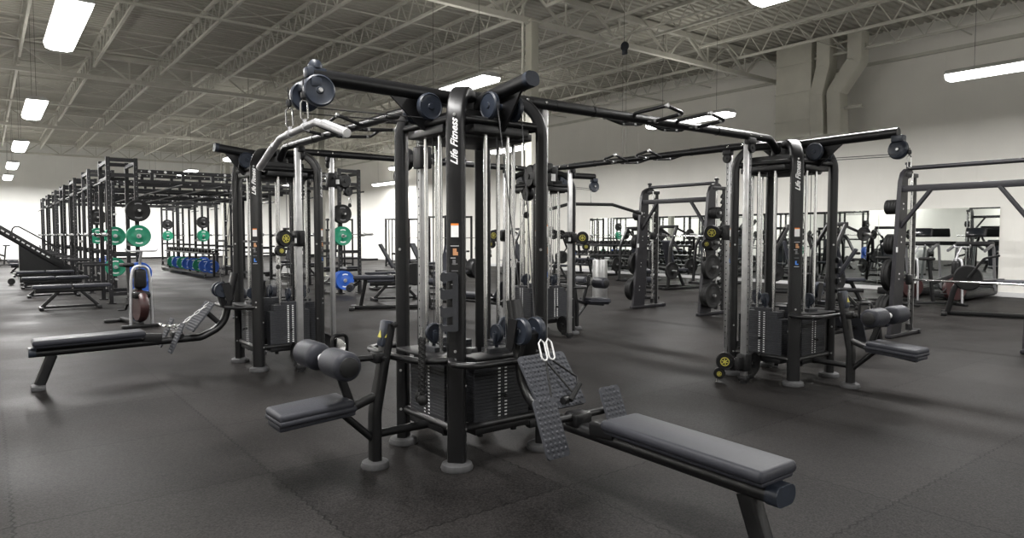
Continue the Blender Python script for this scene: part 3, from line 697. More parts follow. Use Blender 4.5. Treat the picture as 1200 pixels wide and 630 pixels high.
# ------------------------------------------------------------------ weight plates
def plate_mesh(name, m, r, th, marks='greypl'):
    root = thing(name, (0, 0, 0), 0, 'x', 'weight plate')   # axis along local y
    s = MB(); s.lathe((0, 0, 0), (0, 1, 0), [(.026, -th/2), (r*.3, -th/2), (r*.34, -th/2+.006), (r*.8, -th/2+.006), (r*.86, -th/2), (r*.97, -th/2), (r, -th*.36), (r, th*.36), (r*.97, th/2), (r*.86, th/2), (r*.8, th/2-.006), (r*.34, th/2-.006), (r*.3, th/2), (.026, th/2), (.026, -th/2)], 30)
    s.build('disc', m, root)
    s = MB()
    s.lathe((0, 0, 0), (0, 1, 0), [(.0255, -th/2-.003), (r*.2, -th/2-.003), (r*.2, th/2+.003), (.0255, th/2+.003), (.0255, -th/2-.003)], 20); s.build('hub', 'satin' if m in ('green', 'bluerubber') else 'rubber', root)
    s = MB()
    for sg in (-1, 1):
        for a0 in (PI*.25, PI*1.25):        # raised pale band of lettering, top and bottom
            for k in range(7):
                a = a0+(k-3)*.13+PI/4
                s.box((math.cos(a)*r*.66, sg*(th/2-.004), math.sin(a)*r*.66), (r*.075, .003, r*.11), rot=Matrix.Rotation(PI/2-a, 3, 'Y'))
    s.build('raised_markings', marks, root, smooth=False)
    return root
P_BL = plate_mesh('weight_plate', 'rubber', .225, .07, 'greypl')
P_GR = plate_mesh('weight_plate', 'green', .225, .07, 'white')
P_BU = plate_mesh('weight_plate', 'bluerubber', .225, .08, 'white')
P_S = plate_mesh('weight_plate', 'rubber', .10, .035, 'frame')
P_M = plate_mesh('weight_plate', 'rubber', .14, .035, 'frame')
P_L = plate_mesh('weight_plate', 'rubber', .22, .045, 'frame')
used = set()
def put(proto, loc, rz, label, group=None, rx=0):
    o = proto if proto.name not in used else copy_tree(proto)
    used.add(o.name); place(o, loc, rz, label, group)
    if rx: o.rotation_euler = (rx, 0, rz)
    return o

# ------------------------------------------------------------------ smith machines
def smith(label, x, y, which, barz):
    t = thing('smith_machine', (x, y, 0), 0, label, 'gym machine', 'smith machines')
    W = .76
    for sg in (-1, 1):
        s = MB(); s.prism([(-.40, .06), (-.09, .06), (-.0, 1.6), (.0, 2.16), (.12, 2.2), (.16, 2.26), (.1, 2.3), (-.02, 2.3), (-.13, 2.24), (-.19, 2.12)], (0, sg*W, 0), (1, 0, 0), (0, 0, 1), .055); up = s.build('upright', 'frame', t)
        s = MB()
        for z in (.35, .42, .8, .87, 1.3, 1.37, 1.75, 1.82):
            for s2 in (-1, 1): s.lathe((-.27+z*.08, sg*W+s2*.028, z), (0, s2, 0), [(0, 0), (.012, 0), (.01, .006), (0, .007)], 10)
        s.build('bolts', 'steel', up)
        MB().box((-.29, sg*W-.029, 1.2), (.05, .002, .07)).build('sticker', 'white', up, smooth=False)
        s = MB(); s.box((.05, sg*W, .03), (.96, .08, .05), bev=.01); s.box((.47, sg*W, .035), (.08, .1, .06), bev=.01); s.build('foot_rail', 'frame', t)
        MB().cyl((.12, sg*(W-.03), .06), (.12, sg*(W-.03), 2.24), .016, 12).build('guide_rod', 'chrome', t)
        s = MB(); poly = [(.24, .06), (.30, .06)]+[(.30, 2.2), (.24, 2.2)]
        for k in range(20):
            z = 2.1-k*.1; poly += [(.24, z+.03), (.205, z), (.185, z-.035), (.21, z-.055), (.238, z-.045)]
        s.prism(poly, (0, sg*(W+.0), 0), (1, 0, 0), (0, 0, 1), .03); st = s.build('catch_strip', 'blackplastic', t)
        MB().box((.305, sg*(W), 1.1), (.012, .034, 2.0)).build('edge_strip', 'steel', st)
        s = MB(); s.box((.12, sg*W, 2.22), (.4, .07, .06), bev=.012); s.cyl((.06, sg*W, 2.2), (.06, sg*W, 2.37), .028, 12); s.lathe((.06, sg*W, 2.36), (0, 0, 1), [(0, 0), (.04, 0), (.042, .03), (0, .04)], 14); s.build('head_bracket', 'frame', t)
        MB().cyl((-.02, sg*W, .1), (-.02+.02, sg*W, 2.2), .004, 6).build('cable', 'cable', t)
        s = MB()
        for z in (1.78, 1.27, .85, .36): s.cyl((-.26+z*.08, sg*W, z), (-.26+z*.08, sg*(W+.22), z), .024, 12)
        s.build('plate_horns', 'steel', t)
        MB().prism([(0, 0), (.055, 0), (.055, .06)], (0, 0, 0), (1, 0, 0), (0, 0, 1), .02) if 0 else None
        s = MB(); s.sweep([(-.16, sg*.38, 2.0), (-.17, sg*(W-.01), 1.5)], rrect(.05, .05, .01), up=(1, 0, 0)); s.build('corner_brace', 'frame', t)
        s = MB(); s.box((.12, sg*(W-.03), barz), (.09, .07, .14), bev=.012); s.lathe((.12, sg*(W-.03), .085), (0, 0, 1), [(0, 0), (.035, 0), (.035, .08), (0, .09)], 14); s.build('bar_carriage', 'blackplastic', t)
        s = MB(); s.sweep([(.17, sg*(W-.08), barz-.05), (.22, sg*(W-.08), barz+.04), (.24, sg*(W-.08), barz+.02)], rrect(.02, .02, .005)); s.build('safety_hook', 'steel', t)
    MB().cyl((.06, -W, 2.31), (.06, W, 2.31), .03, 14).build('top_tube', 'frame', t)
    MB().box((-.16, 0, 2.02), (.05, 2*W, .085), bev=.008).build('cross_beam', 'frame', t)
    b = MB().cyl((.17, -W-.02, barz), (.17, W+.02, barz), .014, 12).build('bar', 'chrome', t)
    s = MB()
    for sg in (-1, 1): s.cyl((.17, sg*(W+.02), barz), (.17, sg*(W+.34), barz), .025, 14); s.cyl((.17, sg*(W+.02), barz), (.17, sg*(W+.05), barz), .04, 14)
    s.build('bar_sleeves', 'chrome', b)
    for sg, side in ((1, 'far side'), (-1, 'near side')):
        for z, pr, n, sz in ((1.78, P_S, 4, 'small'), (1.27, P_M, 3, 'medium'), (.85, P_L, 2, 'upper large'), (.36, P_L, 3, 'lower large')):
            th = .045 if pr is P_L else .038
            for k in range(n):
                put(pr, (x-.26+z*.08, y+sg*(W+.035+th*(k+.6)), z), 0, f'{sz} black plates on the {side} horn of the {which} smith machine', f'plates on the {which} smith machine, {sz}, {side}')
    return t
smith('charcoal smith machine standing between the central and right cable towers', 10.1, 8.05, 'middle', 1.38)
smith('charcoal smith machine nearest the right edge, bar parked low', 10.0, 3.36, 'right-hand', .78)

# ------------------------------------------------------------------ power rack rig
RH = 2.98
def rack(label, x, y, face):
    t = thing('power_rack', (x, y, 0), 0, label, 'rack', 'power racks of the lifting rig')
    f = face
    for i, (a, b) in enumerate(((0, 0), (0, 1.15), (.5, 0), (.5, 1.15))):
        s = MB(); s.box((a*f, b, RH/2), (.075, .075, RH), bev=.006, seg=1); s.box((a*f, b, .01), (.16, .14, .02)); p = s.build('upright', 'rackpaint', t)
        s = MB()
        for k in range(26):
            z = .3+k*.1
            s.cyl((a*f, b-.0382, z), (a*f, b+.0382, z), .011, 6); 
            s.cyl((a*f-.0382, b, z+.05), (a*f+.0382, b, z+.05), .011, 6)
        s.build('bolt_holes', 'hole' if i % 2 else 'greypl', p, smooth=False)
    for b in (0, 1.15):
        for z in (RH-.05, 2.62, 1.0, .2): MB().box((.25*f, b, z), (.425, .06, .075), bev=.006, seg=1).build('side_beam', 'rackpaint', t)
    for a in (0, .5):
        for z in ((RH-.1, 2.55) if a == 0 else (RH-.1, .2, 1.2)): MB().box((a*f, .575, z), (.06, 1.075, .075), bev=.006, seg=1).build('cross_beam', 'rackpaint', t)
    MB().cyl((-.12*f, -.02, 2.45), (-.12*f, 1.17, 2.45), .018, 10).build('pull_up_bar', 'rackpaint', t)
    for b in (0, 1.15):
        s = MB(); s.prism([(-.04, -.05), (-.14, -.05), (-.15, .03), (-.13, .04), (-.12, -.02), (-.04, -.02), (-.04, .1)], (0, b, 1.42), (f, 0, 0), (0, 0, 1), .06); s.build('bar_hook', 'blackplastic', t)
        s = MB(); s.sweep([(-.04*f, b, .8), (-.48*f, b, .8)], rrect(.06, .05, .008)); s.build('safety_arm', 'rackpaint', t)
    s = MB()
    for z in (1.9, 1.38, .62, .33): s.cyl((.5*f, -.03, z), (.5*f, -.34, z), .024, 10)
    s.build('plate_pegs', 'steel', t)
    return t
def barbell(label, x, y, z, group=None):
    t = thing('barbell', (x, y, z), 0, label, 'barbell', group)
    MB().cyl((0, -.66, 0), (0, .66, 0), .014, 10).build('shaft', 'chrome', t)
    for sg in (-1, 1): MB().cyl((0, sg*.66, 0), (0, sg*1.08, 0), .025, 12).lathe((0, sg*.66, 0), (0, sg, 0), [(.025, -.01), (.038, -.01), (.038, .02), (.025, .02)], 12).build('sleeve', 'steel', t)
    return t
order = ['nearest', 'second', 'third', 'fourth', 'fifth', 'sixth', 'furthest']
r0 = rack('nearest black power rack of the left rig row, green plate on its corner', 2.0, 15.95, 1)
bb0 = barbell('x', 2.0-.1, 15.95+.575, 1.43)
rr0 = None
for k in range(7):
    y = 15.95+3.22*k
    if k: place(copy_tree(r0), (2.0, y, 0), 0, f'{order[k]} black power rack back along the left rig row', 'power racks of the lifting rig')
    b = bb0 if k == 0 else copy_tree(bb0)
    place(b, (1.89, y+.575, 1.415), 0, f'barbell racked on the {order[k]} rack of the left rig row', 'racked barbells')
r1 = rack('nearest black power rack of the right rig row, behind the left cable tower', 7.2, 15.4, -1)
for k in range(7):
    y = 15.4+3.25*k
    if k: place(copy_tree(r1), (7.2, y, 0), 0, f'{order[k]} black power rack back along the right rig row', 'power racks of the lifting rig')
    place(copy_tree(bb0), (7.31, y+.575, 1.415), 0, f'barbell racked on the {order[k]} rack of the right rig row', 'racked barbells')
# overhead rig beams joining both rows
rbm = thing('rig_beam', (2.5, 15.95, 0), 0, 'x', 'beam')
L_ = 4.2
s = MB(); s.box((L_/2, 0, 2.72), (L_-.08, .075, .075), bev=.005, seg=1); s.box((L_/2, 0, 2.52), (L_-.08, .06, .06), bev=.005, seg=1)
for k in range(7): s.box((.3+k*.6, 0, 2.62), (.06, .05, .16))
s.build('twin_tube', 'rackpaint', rbm)
s = MB()
for k in range(14):
    if k % 5 < 2: s.lathe((.25+k*.3, -.0375, 2.72), (0, -1, 0), [(0, 0), (.03, 0), (.028, .008), (0, .01)], 10)
    s.lathe((.1+k*.3, -.0375, 2.72), (0, -1, 0), [(0, 0), (.012, 0), (0, .006)], 8)
s.build('bolts', 'offwhite', rbm)
ys = []
for k in range(5): ys += [15.95+3.22*k, 17.1+3.22*k]
for i, y in enumerate(ys):
    nm = ['first', 'second', 'third', 'fourth', 'fifth', 'sixth', 'seventh', 'eighth', 'ninth', 'tenth'][i]
    o = rbm if i == 0 else copy_tree(rbm)
    place(o, (2.5, y, 0), 0, f'black twin-tube rig beam bridging the two rack rows, {nm} counted from the front', 'overhead rig beams')
lb = thing('monkey_ladder', (4.6, 15.95, 0), 0, 'black pull-up bars running lengthwise under the overhead rig beams', 'pull-up bars')
for xx in (-1.2, -.4, .4, 1.2): MB().cyl((xx, .0, 2.475), (xx, 14, 2.475), .02, 10).build('ladder_bar', 'rackpaint', lb)

# plates on the front pegs
def pegs(x, y, lst, where):
    for (dz, pr, c, n) in lst:
        th = .085
        for k in range(n): put(pr, (x, y-.08-th*k, dz), 0, f'{c} bumper plate on {where}', f'{c} bumper plates on {where}', 0)
pegs(2.5, 15.95, [(1.9, P_BL, 'upper black', 2), (1.38, P_GR, 'green', 2), (.62, P_BU, 'blue', 2), (.33, P_BU, 'lowest blue', 1)], 'the front corner of the left rig row')
pegs(6.7, 15.4, [(1.9, P_BL, 'upper black', 2), (1.38, P_GR, 'green', 2), (.33, P_BU, 'blue', 3)], 'the front corner of the right rig row')
pegs(6.7, 34.9, [(1.9, P_BL, 'upper black', 2), (1.38, P_GR, 'green', 2)], 'the furthest rack of the right rig row')
pegs(6.7, 28.4, [(1.9, P_BL, 'upper black', 2), (1.38, P_GR, 'green', 2), (.33, P_BU, 'blue', 2)], 'the fifth rack of the right rig row')
pegs(2.5, 19.17, [(1.38, P_GR, 'green', 2), (.62, P_GR, 'lower green', 1)], 'the second rack of the left rig row')
pegs(2.5, 22.39, [(1.9, P_BL, 'black', 2), (1.38, P_GR, 'green', 2)], 'the third rack of the left rig row')
# low bumper storage rail at the end of the aisle
ra = thing('plate_rail', (6.0, 24.0, 0), 0, 'low black storage rail of green and blue bumper plates along the right rig row', 'plate rack')
for yy in (0, 3.4, 6.9): MB().box((0, yy, .4), (.07, .07, .8), bev=.006).box((0, yy, .02), (.6, .1, .04)).build('stand', 'rackpaint', ra)
MB().box((0, 3.45, .78), (.3, 7.2, .05), bev=.006).build('shelf', 'rackpaint', ra)
MB().box((.28, 3.45, .09), (.06, 7.0, .06), bev=.006).box((-.28, 3.45, .09), (.06, 7.0, .06), bev=.006).build('rail', 'rackpaint', ra)
nms = ['first', 'second', 'third', 'fourth', 'fifth', 'sixth', 'seventh', 'eighth']
for i in range(8):
    pr, c = ((P_BU, 'blue'), (P_BU, 'blue'), (P_GR, 'green'), (P_BU, 'blue'), (P_BU, 'blue'), (P_GR, 'green'), (P_BU, 'blue'), (P_GR, 'green'))[i]
    put(pr, (6.0, 24.25+.85*i, .345), 0, f'{c} bumper plate, {nms[i]} from the near end of the low storage rail', 'bumper plates on the low storage rail')
dbs = None
tr = thing('plate_rack', (4.3, 36.5, 0), 0, 'small plate tree with a blue bumper stack against the end wall', 'plate rack')
MB().box((0, 0, .5), (.08, .08, 1.0), bev=.006).box((0, 0, .02), (.6, .5, .04)).build('stand', 'rackpaint', tr)
for k in range(3): put(P_BU, (4.3, 36.2-.085*k, .226), 0, 'blue bumper plates on the small plate tree by the end wall', 'blue plates on the far plate tree')

# ------------------------------------------------------------------ benches
def bench(label, x, y, rz, incl=0., group='flat benches'):
    t = thing('weight_bench', (x, y, 0), rz, label, 'bench', group)
    s = MB(); s.box((-.28, 0, .43), (.62 if not incl else .5, .27, .065), bev=.02, seg=3); s.build('seat', 'vinyl', t)
    if incl:
        c = V((.0, 0, .43)); R = Matrix.Rotation(-incl, 3, 'Y')
        MB().box(c+R @ V((.42, 0, .0)), (.8, .27, .065), rot=R, bev=.02, seg=3).build('backrest', 'vinyl', t)
    else: MB().box((.36, 0, .43), (.62, .27, .065), bev=.02, seg=3).build('backrest', 'vinyl', t)
    s = MB(); s.box((0, 0, .35), (1.1, .06, .07), bev=.008); s.build('spine', 'black', t)
    for xx, sg in ((-.5, -1), (.5, 1)):
        s = MB(); s.sweep([(xx*.35, 0, .34), (xx*.9, 0, .05)], rrect(.06, .06, .01), up=(0, 1, 0)); s.box((xx*.92, 0, .03), (.07, .5 if sg > 0 else .4, .055), bev=.01); s.build('leg', 'black', t)
    MB().box((0, 0, .045), (.95, .05, .05), bev=.008).build('base_bar', 'black', t)
    return t
b0 = bench('flat black bench nearest the camera in front of the left rig row', 1.25, 15.4, 0)
for k in range(1, 6):
    if k == 3: continue
    place(copy_tree(b0), (1.2, 15.4+3.2*k, 0), 0, f'flat black bench at the {order[k]} rack of the left rig row', 'flat benches along the left rig row')
for k, (x, y, rz) in enumerate(((8.3, 15.9, PI), (8.4, 19.2, PI), (8.4, 22.4, PI), (11.2, 17.6, .3), (12.2, 20.5, .2), (13.2, 23.6, .1))):
    nm = ['nearest', 'second', 'third', 'fourth', 'fifth', 'sixth'][k]
    place(copy_tree(b0), (x, y, 0), rz, f'flat black bench on the floor between rig and side wall, {nm} from camera', 'flat benches beyond the central tower')
bi = bench('adjustable bench with its back raised, beyond the left edge of the central tower', 9.4, 17.8, 2.4, 1.05, 'raised benches')
place(copy_tree(bi), (11.6, 14.4, 0), 1.6, 'adjustable bench with raised back behind the left half of the central tower', 'raised benches')
place(copy_tree(bi), (12.9, 6.6, 0), -1.2, 'raised bench glimpsed between the rods of the right cable tower', 'raised benches')

# ------------------------------------------------------------------ lever machines
def lever_machine(label, x, y, rz, arms=True, disc_r=.22):
    t = thing('lever_machine', (x, y, 0), rz, label, 'gym machine', 'plate loaded machines')
    s = MB(); s.box((0, .38, .035), (1.3, .07, .07), bev=.01); s.box((0, -.38, .035), (1.3, .07, .07), bev=.01); s.box((-.5, 0, .035), (.07, .8, .07), bev=.01); s.box((.55, 0, .035), (.07, .8, .07), bev=.01); s.build('base_frame', 'black', t)
    for yy in (-.38, .38):
        MB().sweep(fillet([(.5, yy, .06), (.42, yy, 1.1), (.15, yy*.8, 1.62)], .2, 5), rrect(.07, .07, .012), up=(0, 1, 0)).build('upright', 'black', t)
    MB().box((.15, 0, 1.62), (.08, .68, .08), bev=.01).build('top_bar', 'black', t)
    s = MB().sweep([(-.4, 0, .07), (-.2, 0, .42), (.5, 0, .55)], rrect(.07, .07, .012), up=(0, 1, 0)).build('seat_post', 'black', t)
    MB().box((-.2, 0, .49), (.42, .36, .07), bev=.025, seg=3).build('seat', 'vinyl', t)
    MB().box((.14, 0, .9), (.08, .3, .75), rot=Matrix.Rotation(.25, 3, 'Y'), bev=.03, seg=3).build('backrest', 'vinyl', t)
    for sg in (-1, 1):
        s = MB(); s.sweep(fillet([(.15, sg*.3, 1.58), (-.35, sg*.42, 1.35), (-.45, sg*.3, 1.02), (-.45, sg*.14, 1.02)], .1, 4), rrect(.05, .05, .01)); a = s.build('lever_arm', 'black', t)
        MB().cyl((-.45, sg*.32, 1.02), (-.45, sg*.12, 1.02), .02, 10).build('hand_grip', 'rubber', a)
        s = MB(); s.cyl((-.1, sg*.4, 1.42), (-.1, sg*.72, 1.42), .024, 10); s.build('plate_horn', 'steel', a)
        s = MB(); s.cyl((.48, sg*.4, .5), (.48, sg*.66, .5), .024, 10); s.build('storage_horn', 'steel', t)
    return t
lm = lever_machine('plate loaded press machine in front of the mirror, left of the right-hand smith machine', 13.9, 6.9, 2.6)
for i, (x, y, rz, lb) in enumerate(((15.7, 9.0, 2.2, 'plate loaded machine close to the mirror behind the right cable tower'), (14.3, 11.6, 3.0, 'plate loaded machine seen through the middle smith machine'),
   (15.9, 14.2, 3.3, 'plate loaded machine at the left part of the mirror'), (13.5, 15.4, 2.2, 'plate loaded machine beyond the steel waste bin'), (16.6, 11.9, 2.9, 'plate loaded machine tucked against the middle of the mirror'),
   (8.3, 23.5, .4, 'plate loaded machine among the benches beyond the central tower'), (11.2, 26.5, .9, 'plate loaded machine far behind the central tower'), (15.2, 19.2, 3.0, 'plate loaded machine near the side wall behind the furthest tower'))):
    place(copy_tree(lm), (x, y, 0), rz, lb, 'plate loaded machines')
for i, (x, y, rz) in enumerate(((13.9, 6.9, 2.6), (15.7, 9.0, 2.2), (14.3, 11.6, 3.0), (15.9, 14.2, 3.3), (13.5, 15.4, 2.2), (16.6, 11.9, 2.9))):
    nm = ('beside the right-hand smith machine', 'close to the mirror behind the right cable tower', 'seen through the middle smith machine', 'at the left part of the mirror', 'beyond the steel waste bin', 'tucked against the middle of the mirror')[i]
    for sg in (-1, 1):
        p = rotz(rz) @ V((-.1, sg*.52, 0)); o = put(P_M, (x+p.x, y+p.y, 1.42), rz, f'medium black plates high on machine {nm}', f'plates on the press machine {nm}, high')
        p = rotz(rz) @ V((.48, sg*.5, 0)); o = put(P_L, (x+p.x, y+p.y, .5), rz, f'large black plates low on the machine {nm}', f'plates on the press machine {nm}, low')
def low_machine(label, x, y, rz):    # long low lever row with big round plate holder
    t = thing('leg_machine', (x, y, 0), rz, label, 'gym machine', 'leg machines')
    s = MB(); s.box((0, 0, .04), (1.6, .08, .07), bev=.01); s.box((-.75, 0, .03), (.09, .62, .06), bev=.01); s.box((.75, 0, .03), (.09, .62, .06), bev=.01); s.build('base_frame', 'black', t)
    s = MB(); s.sweep(fillet([(.7, 0, .06), (.6, 0, .55), (-.1, 0, .62)], .15, 5), rrect(.09, .12, .02), up=(0, 1, 0)); s.build('main_beam', 'black', t)
    MB().box((-.35, 0, .6), (.75, .28, .08), bev=.03, seg=3).build('seat', 'vinyl', t)
    MB().sweep([(-.5, 0, .56), (-.6, 0, .06)], rrect(.07, .07, .012), up=(0, 1, 0)).build('leg', 'black', t)
    s = MB(); s.lathe((.42, 0, .66), (0, 1, 0), [(0, -.1), (.2, -.1), (.22, -.06), (.22, .06), (.2, .1), (0, .1)], 24); s.build('cam_housing', 'blackplastic', t)
    s = MB(); s.sweep(fillet([(.42, .14, .66), (.2, .14, 1.0), (.0, .14, 1.05)], .08, 4), rrect(.04, .04, .008)); s.cyl((0, .16, 1.05), (0, -.2, 1.05), .02, 10); s.build('lever', 'black', t)
    for sg in (-1, 1):
        MB().lathe((-.78, sg*.15, .42), (0, 1, 0), [(0, -.12), (.06, -.12), (.07, -.1), (.07, .1), (.06, .12), (0, .12)], 20).build('roller_pad', 'vinyl', t)
    MB().sweep([(-.6, 0, .55), (-.78, 0, .42)], rrect(.04, .04, .008)).cyl((-.78, -.28, .42), (-.78, .28, .42), .018, 10).build('roller_arm', 'black', t)
    return t
l0 = low_machine('low leg machine with a round black housing showing left of the central tower', 6.1, 11.6, -.5)
for (x, y, rz, lb) in ((8.2, 12.4, .3, 'low leg machine behind the lettered front post of the central tower'), (13.6, 4.1, 1.9, 'low leg machine seen under the bar of the right-hand smith machine'),
   (12.0, 10.6, .8, 'low leg machine beside the steel waste bin, behind the middle smith machine'), (15.6, 16.8, 2.2, 'low leg machine near the side wall beyond the waste bin')):
    place(copy_tree(l0), (x, y, 0), rz, lb, 'leg machines')
# treadmills placed before the mirror, standing in for reflections in it
def treadmill(label, x, y, rz):
    t = thing('treadmill', (x, y, 0), rz, label, 'treadmill', 'treadmills by the mirror')
    s = MB(); s.box((0, 0, .13), (1.7, .72, .16), bev=.03); s.build('deck', 'blackplastic', t)
    MB().box((-.05, 0, .215), (1.5, .5, .012)).build('belt', 'rubber', t)
    MB().sweep(rot_list([(.85, -.36, .16), (.85, .36, .16)]), rrect(.2, .18, .05)).build('motor_cover', 'blackplastic', t)
    for sg in (-1, 1):
        MB().sweep(fillet([(.8, sg*.36, .15), (.62, sg*.36, 1.2), (.1, sg*.36, 1.05)], .1, 4), rrect(.06, .05, .015), up=(0, 1, 0)).build('upright', 'greypl', t)
    MB().box((.62, 0, 1.2), (.2, .72, .1), bev=.03).build('handle_bar', 'blackplastic', t)
    MB().box((.66, 0, 1.46), (.06, .42, .22), rot=Matrix.Rotation(.3, 3, 'Y'), bev=.03, seg=3).build('console', 'blackplastic', t)
    MB().box((.62, 0, 1.47), (.03, .34, .15), rot=Matrix.Rotation(.3, 3, 'Y'), bev=.004).build('screen', 'screen', t)
    return t
def rot_list(p): return p
tm = treadmill('grey treadmill standing in for a mirror reflection, left of its pair', 17.1, 6.9, 0)
place(copy_tree(tm), (17.1, 5.8, 0), 0, 'grey treadmill standing in for a mirror reflection, closer to the right edge', 'treadmills by the mirror')
# dumbbell rack
dr = thing('dumbbell_rack', (17.2, 16.6, 0), 0, 'long black dumbbell rack with three tiers against the far end of the mirror', 'dumbbell rack')
for yy in (-1.8, 0, 1.8): MB().sweep([(.25, yy, 0), (.1, yy, 1.15)], rrect(.08, .06, .01), up=(0, 1, 0)).box((0, yy, .03), (.7, .07, .06), bev=.01).build('side_frame', 'black', dr)
for k, (xx, z) in enumerate(((-.2, .35), (0, .7), (.12, 1.05))): MB().box((xx, 0, z), (.3, 3.8, .05), rot=Matrix.Rotation(.2, 3, 'Y'), bev=.01).build('shelf', 'black', dr)
db = thing('dumbbell', (0, 0, 0), 0, 'x', 'dumbbell')
MB().cyl((-.08, 0, 0), (.08, 0, 0), .016, 10).build('handle', 'chrome', db)
s = MB()
for sg in (-1, 1): s.lathe((sg*.11, 0, 0), (1, 0, 0), [(0, -.045), (.06, -.045), (.068, -.03), (.068, .03), (.06, .045), (0, .045)], 12)
s.build('heads', 'rubber', db)
for j in range(16): put(db, (6.0, 24.1+.43*j, .875), 0, 'black round-headed dumbbells lined up on the shelf above the bumper plate rail', 'dumbbells on the bumper rail shelf')
for k, (xx, z, nm) in enumerate(((-.2, .445, 'bottom'), (0, .795, 'middle'), (.12, 1.145, 'top'))):
    for j in range(18): put(db, (17.2+xx, 14.85+.205*j, z+.0), 0, f'black round-headed dumbbells on the {nm} tier of the dumbbell rack', f'dumbbells on the {nm} tier')

# ------------------------------------------------------------------ waste bin, bike, inclined climber
wb = thing('waste_bin', (10.27, 10.25, 0), 0, 'tall round stainless steel waste bin standing on the floor left of the middle smith machine', 'waste bin')
MB().lathe((0, 0, 0), (0, 0, 1), [(0, .0), (.15, .0), (.155, .02), (.155, .86), (.148, .88), (.14, .87), (.14, .8), (0, .8)], 36).build('body', 'steel', wb)
MB().lathe((0, 0, 0), (0, 0, 1), [(.156, 0), (.162, .01), (.162, .04), (.156, .05)], 36).build('base_ring', 'rubber', wb)
bk = thing('exercise_bike', (1.83, 11.5, 0), 1.7, 'upright exercise bike with a silver arched frame and maroon flywheel on the left floor', 'exercise bike')
ux, uy = V((0, 1, 0)), V((1, 0, 0))
s = MB(); s.tube(fillet([(0, -.15, .03), (0, -.13, .72), (0, -.1, .93), (0, .1, .93), (0, .13, .72), (0, .15, .03)], .09, 5), .022, 10); s.build('arch_frame', 'satin', bk)
s = MB(); s.box((0, 0, .03), (.08, .55, .05), bev=.015); s.box((1.0, 0, .03), (.08, .5, .05), bev=.015); s.box((.5, 0, .06), (1.0, .07, .05), bev=.01); s.build('stabiliser', 'blackplastic', bk)
s = MB(); s.lathe((.05, 0, .33), (0, 1, 0), [(0, -.06), (.22, -.06), (.24, -.03), (.24, .03), (.22, .06), (0, .06)], 28); s.build('flywheel', 'maroon', bk)
s = MB(); s.box((.03, 0, .74), (.12, .17, .3), bev=.05, seg=4); s.box((.02, 0, .5), (.2, .24, .1), bev=.03, seg=3); s.build('shroud', 'blackplastic', bk)
s = MB(); s.tube(fillet([(.05, 0, .85), (.0, 0, 1.02), (-.08, 0, 1.16)], .08, 4), .02, 10); s.tube(fillet([(-.08, -.22, 1.2), (-.1, -.2, 1.16), (-.1, .2, 1.16), (-.08, .22, 1.2)], .03, 3), .014, 8); s.build('handlebar', 'satin', bk)
s = MB(); s.sweep([(.5, 0, .08), (.62, 0, .9)], rrect(.06, .05, .01), up=(0, 1, 0)); s.sweep([(.05, 0, .6), (.55, 0, .45)], rrect(.08, .06, .015), up=(0, 1, 0)); s.build('seat_post', 'black', bk)
MB().box((.66, 0, .93), (.26, .17, .06), bev=.028, seg=3).build('saddle', 'rubber', bk)
for sg in (-1, 1): MB().sweep([(.3, sg*.1, .35), (.3+.12*sg, sg*.1, .25)], rrect(.03, .02, .005)).box((.3+.12*sg, sg*.16, .25), (.09, .1, .02), bev=.005).build('pedal', 'blackplastic', bk)
cl = thing('incline_climber', (.9, 24.2, 0), 0, 'inclined black climbing machine with white-lined rails at the left edge', 'gym machine')
s = MB()
for yy in (-.32, .32): s.sweep([(-1.6, yy, 2.3), (1.2, yy, .28)], rrect(.22, .09, .02), up=(0, 1, 0))
s.build('side_rail', 'black', cl)
s = MB()
for k in range(14): s.cyl((-1.45+k*.19, -.3, 2.24-k*.137), (-1.45+k*.19, .3, 2.24-k*.137), .025, 8)
s.build('rungs', 'greypl', cl)
s = MB()
for k in range(16): s.box((-1.2+k*.115, -.368, 2.02-k*.083), (.085, .004, .035), rot=Matrix.Rotation(.625, 3, 'Y'))
s.build('white_lining', 'white', cl, smooth=False)
s = MB().prism([(-.15, .04), (1.25, .04), (1.25, .2), (-.15, 1.2)], (0, 0, 0), (1, 0, 0), (0, 0, 1), .6); s.build('side_panel', 'black', cl)
s = MB(); s.tube(fillet([(-.3, -.42, 1.3), (-.3, -.42, 1.75), (.9, -.42, .95), (.9, -.42, .5)], .12, 4), .02, 10); s.build('hand_rail', 'black', cl)
s = MB(); s.lathe((-.35, -.3, .09), (0, 1, 0), [(0, -.04), (.09, -.04), (.09, .04), (0, .04)], 16); s.build('wheel', 'rubber', cl)
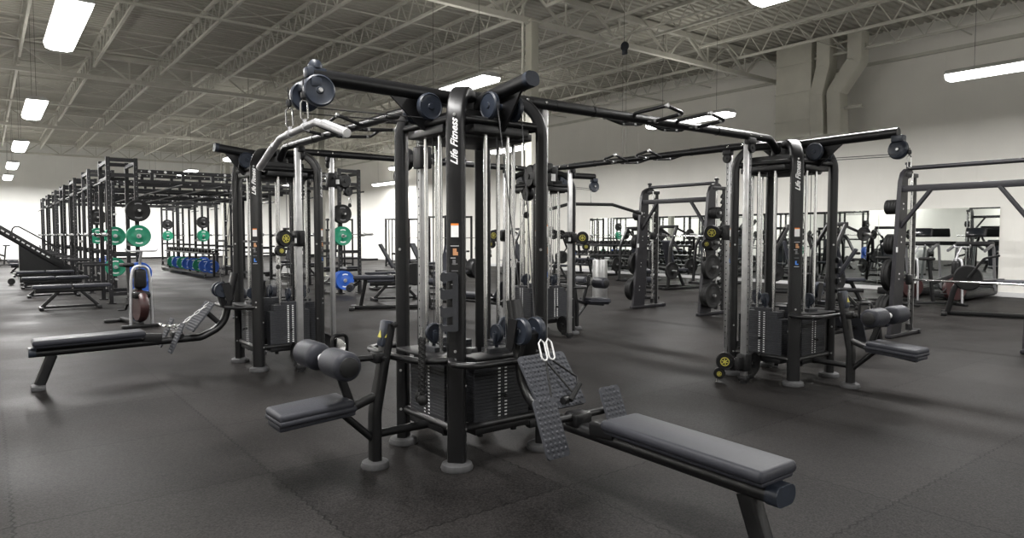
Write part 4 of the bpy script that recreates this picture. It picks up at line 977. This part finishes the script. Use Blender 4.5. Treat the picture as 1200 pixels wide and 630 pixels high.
# cable/functional frame and cages far by the end and side walls
fr = thing('cage_rack', (15.0, 27.4, 0), 0, 'dark cage rack standing far back near the side wall, left of the central post', 'rack', 'far cages')
for a in (-.6, .6):
    for b in (-.6, .6): MB().box((a, b, 1.08), (.07, .07, 2.16), bev=.005, seg=1).build('upright', 'rackpaint', fr)
for z in (.1, 2.12):
    for k, (c, dm) in enumerate((((0, -.6), (1.13, .06)), ((0, .6), (1.13, .06)), ((-.6, 0), (.06, 1.13)), ((.6, 0), (.06, 1.13)))): MB().box((*c, z), (*dm, .06)).build('cross_beam', 'rackpaint', fr)
MB().cyl((-1.0, -.68, 1.3), (1.0, -.68, 1.3), .014, 8).build('bar', 'chrome', fr)
for b in (-.3, 0, .3): MB().box((-.6, b, 1.08), (.04, .03, 2.0)).build('slat', 'rackpaint', fr)
place(copy_tree(fr), (12.9, 30.2, 0), 0, 'dark cage rack furthest back, beside the left post of the central tower', 'far cages')
place(copy_tree(fr), (14.6, 22.9, 0), 0, 'dark cage rack behind the lettered front post of the central tower', 'far cages')
# distant bikes by the end wall on the left
for i, (x, y, rz) in enumerate(((2.2, 43.2, 0), (-.9, 33.2, .6), (0.3, 38.3, .8))):
    place(copy_tree(bk), (x, y, 0), rz, ('distant exercise bike by the end wall showing beyond the left racks', 'exercise bike at the far left edge behind the inclined climber', 'exercise bike far back between the climber and the end wall')[i])
for x, y, rz, lb in ((15.3, 5.3, 2.6, 'exercise bike in front of the mirror, under the right treadmill console'), (15.3, 6.1, 2.5, 'exercise bike in front of the mirror, just right of the big smith machine upright')):
    place(copy_tree(bk), (x, y, 0), rz, lb)
for x, y, rz, lb in ((8.7, 13.9, .7, 'raised bench on the dark floor behind the left post of the central tower'), (11.0, 18.9, 2.0, 'raised bench in the distance left of the lettered post')):
    place(copy_tree(bi), (x, y, 0), rz, lb, 'raised benches')
for x, y, rz, lb in ((7.0, 13.2, 2.9, 'flat black bench in front of the blue plates of the right rig row'), (9.6, 15.6, .9, 'flat black bench between the blue plates and the central tower')):
    place(copy_tree(b0), (x, y, 0), rz, lb, 'flat benches beyond the central tower')
for o in list(bpy.data.objects):          # no prototype may be left unplaced
    if o.get('label') == 'x': raise RuntimeError('unplaced '+o.name)
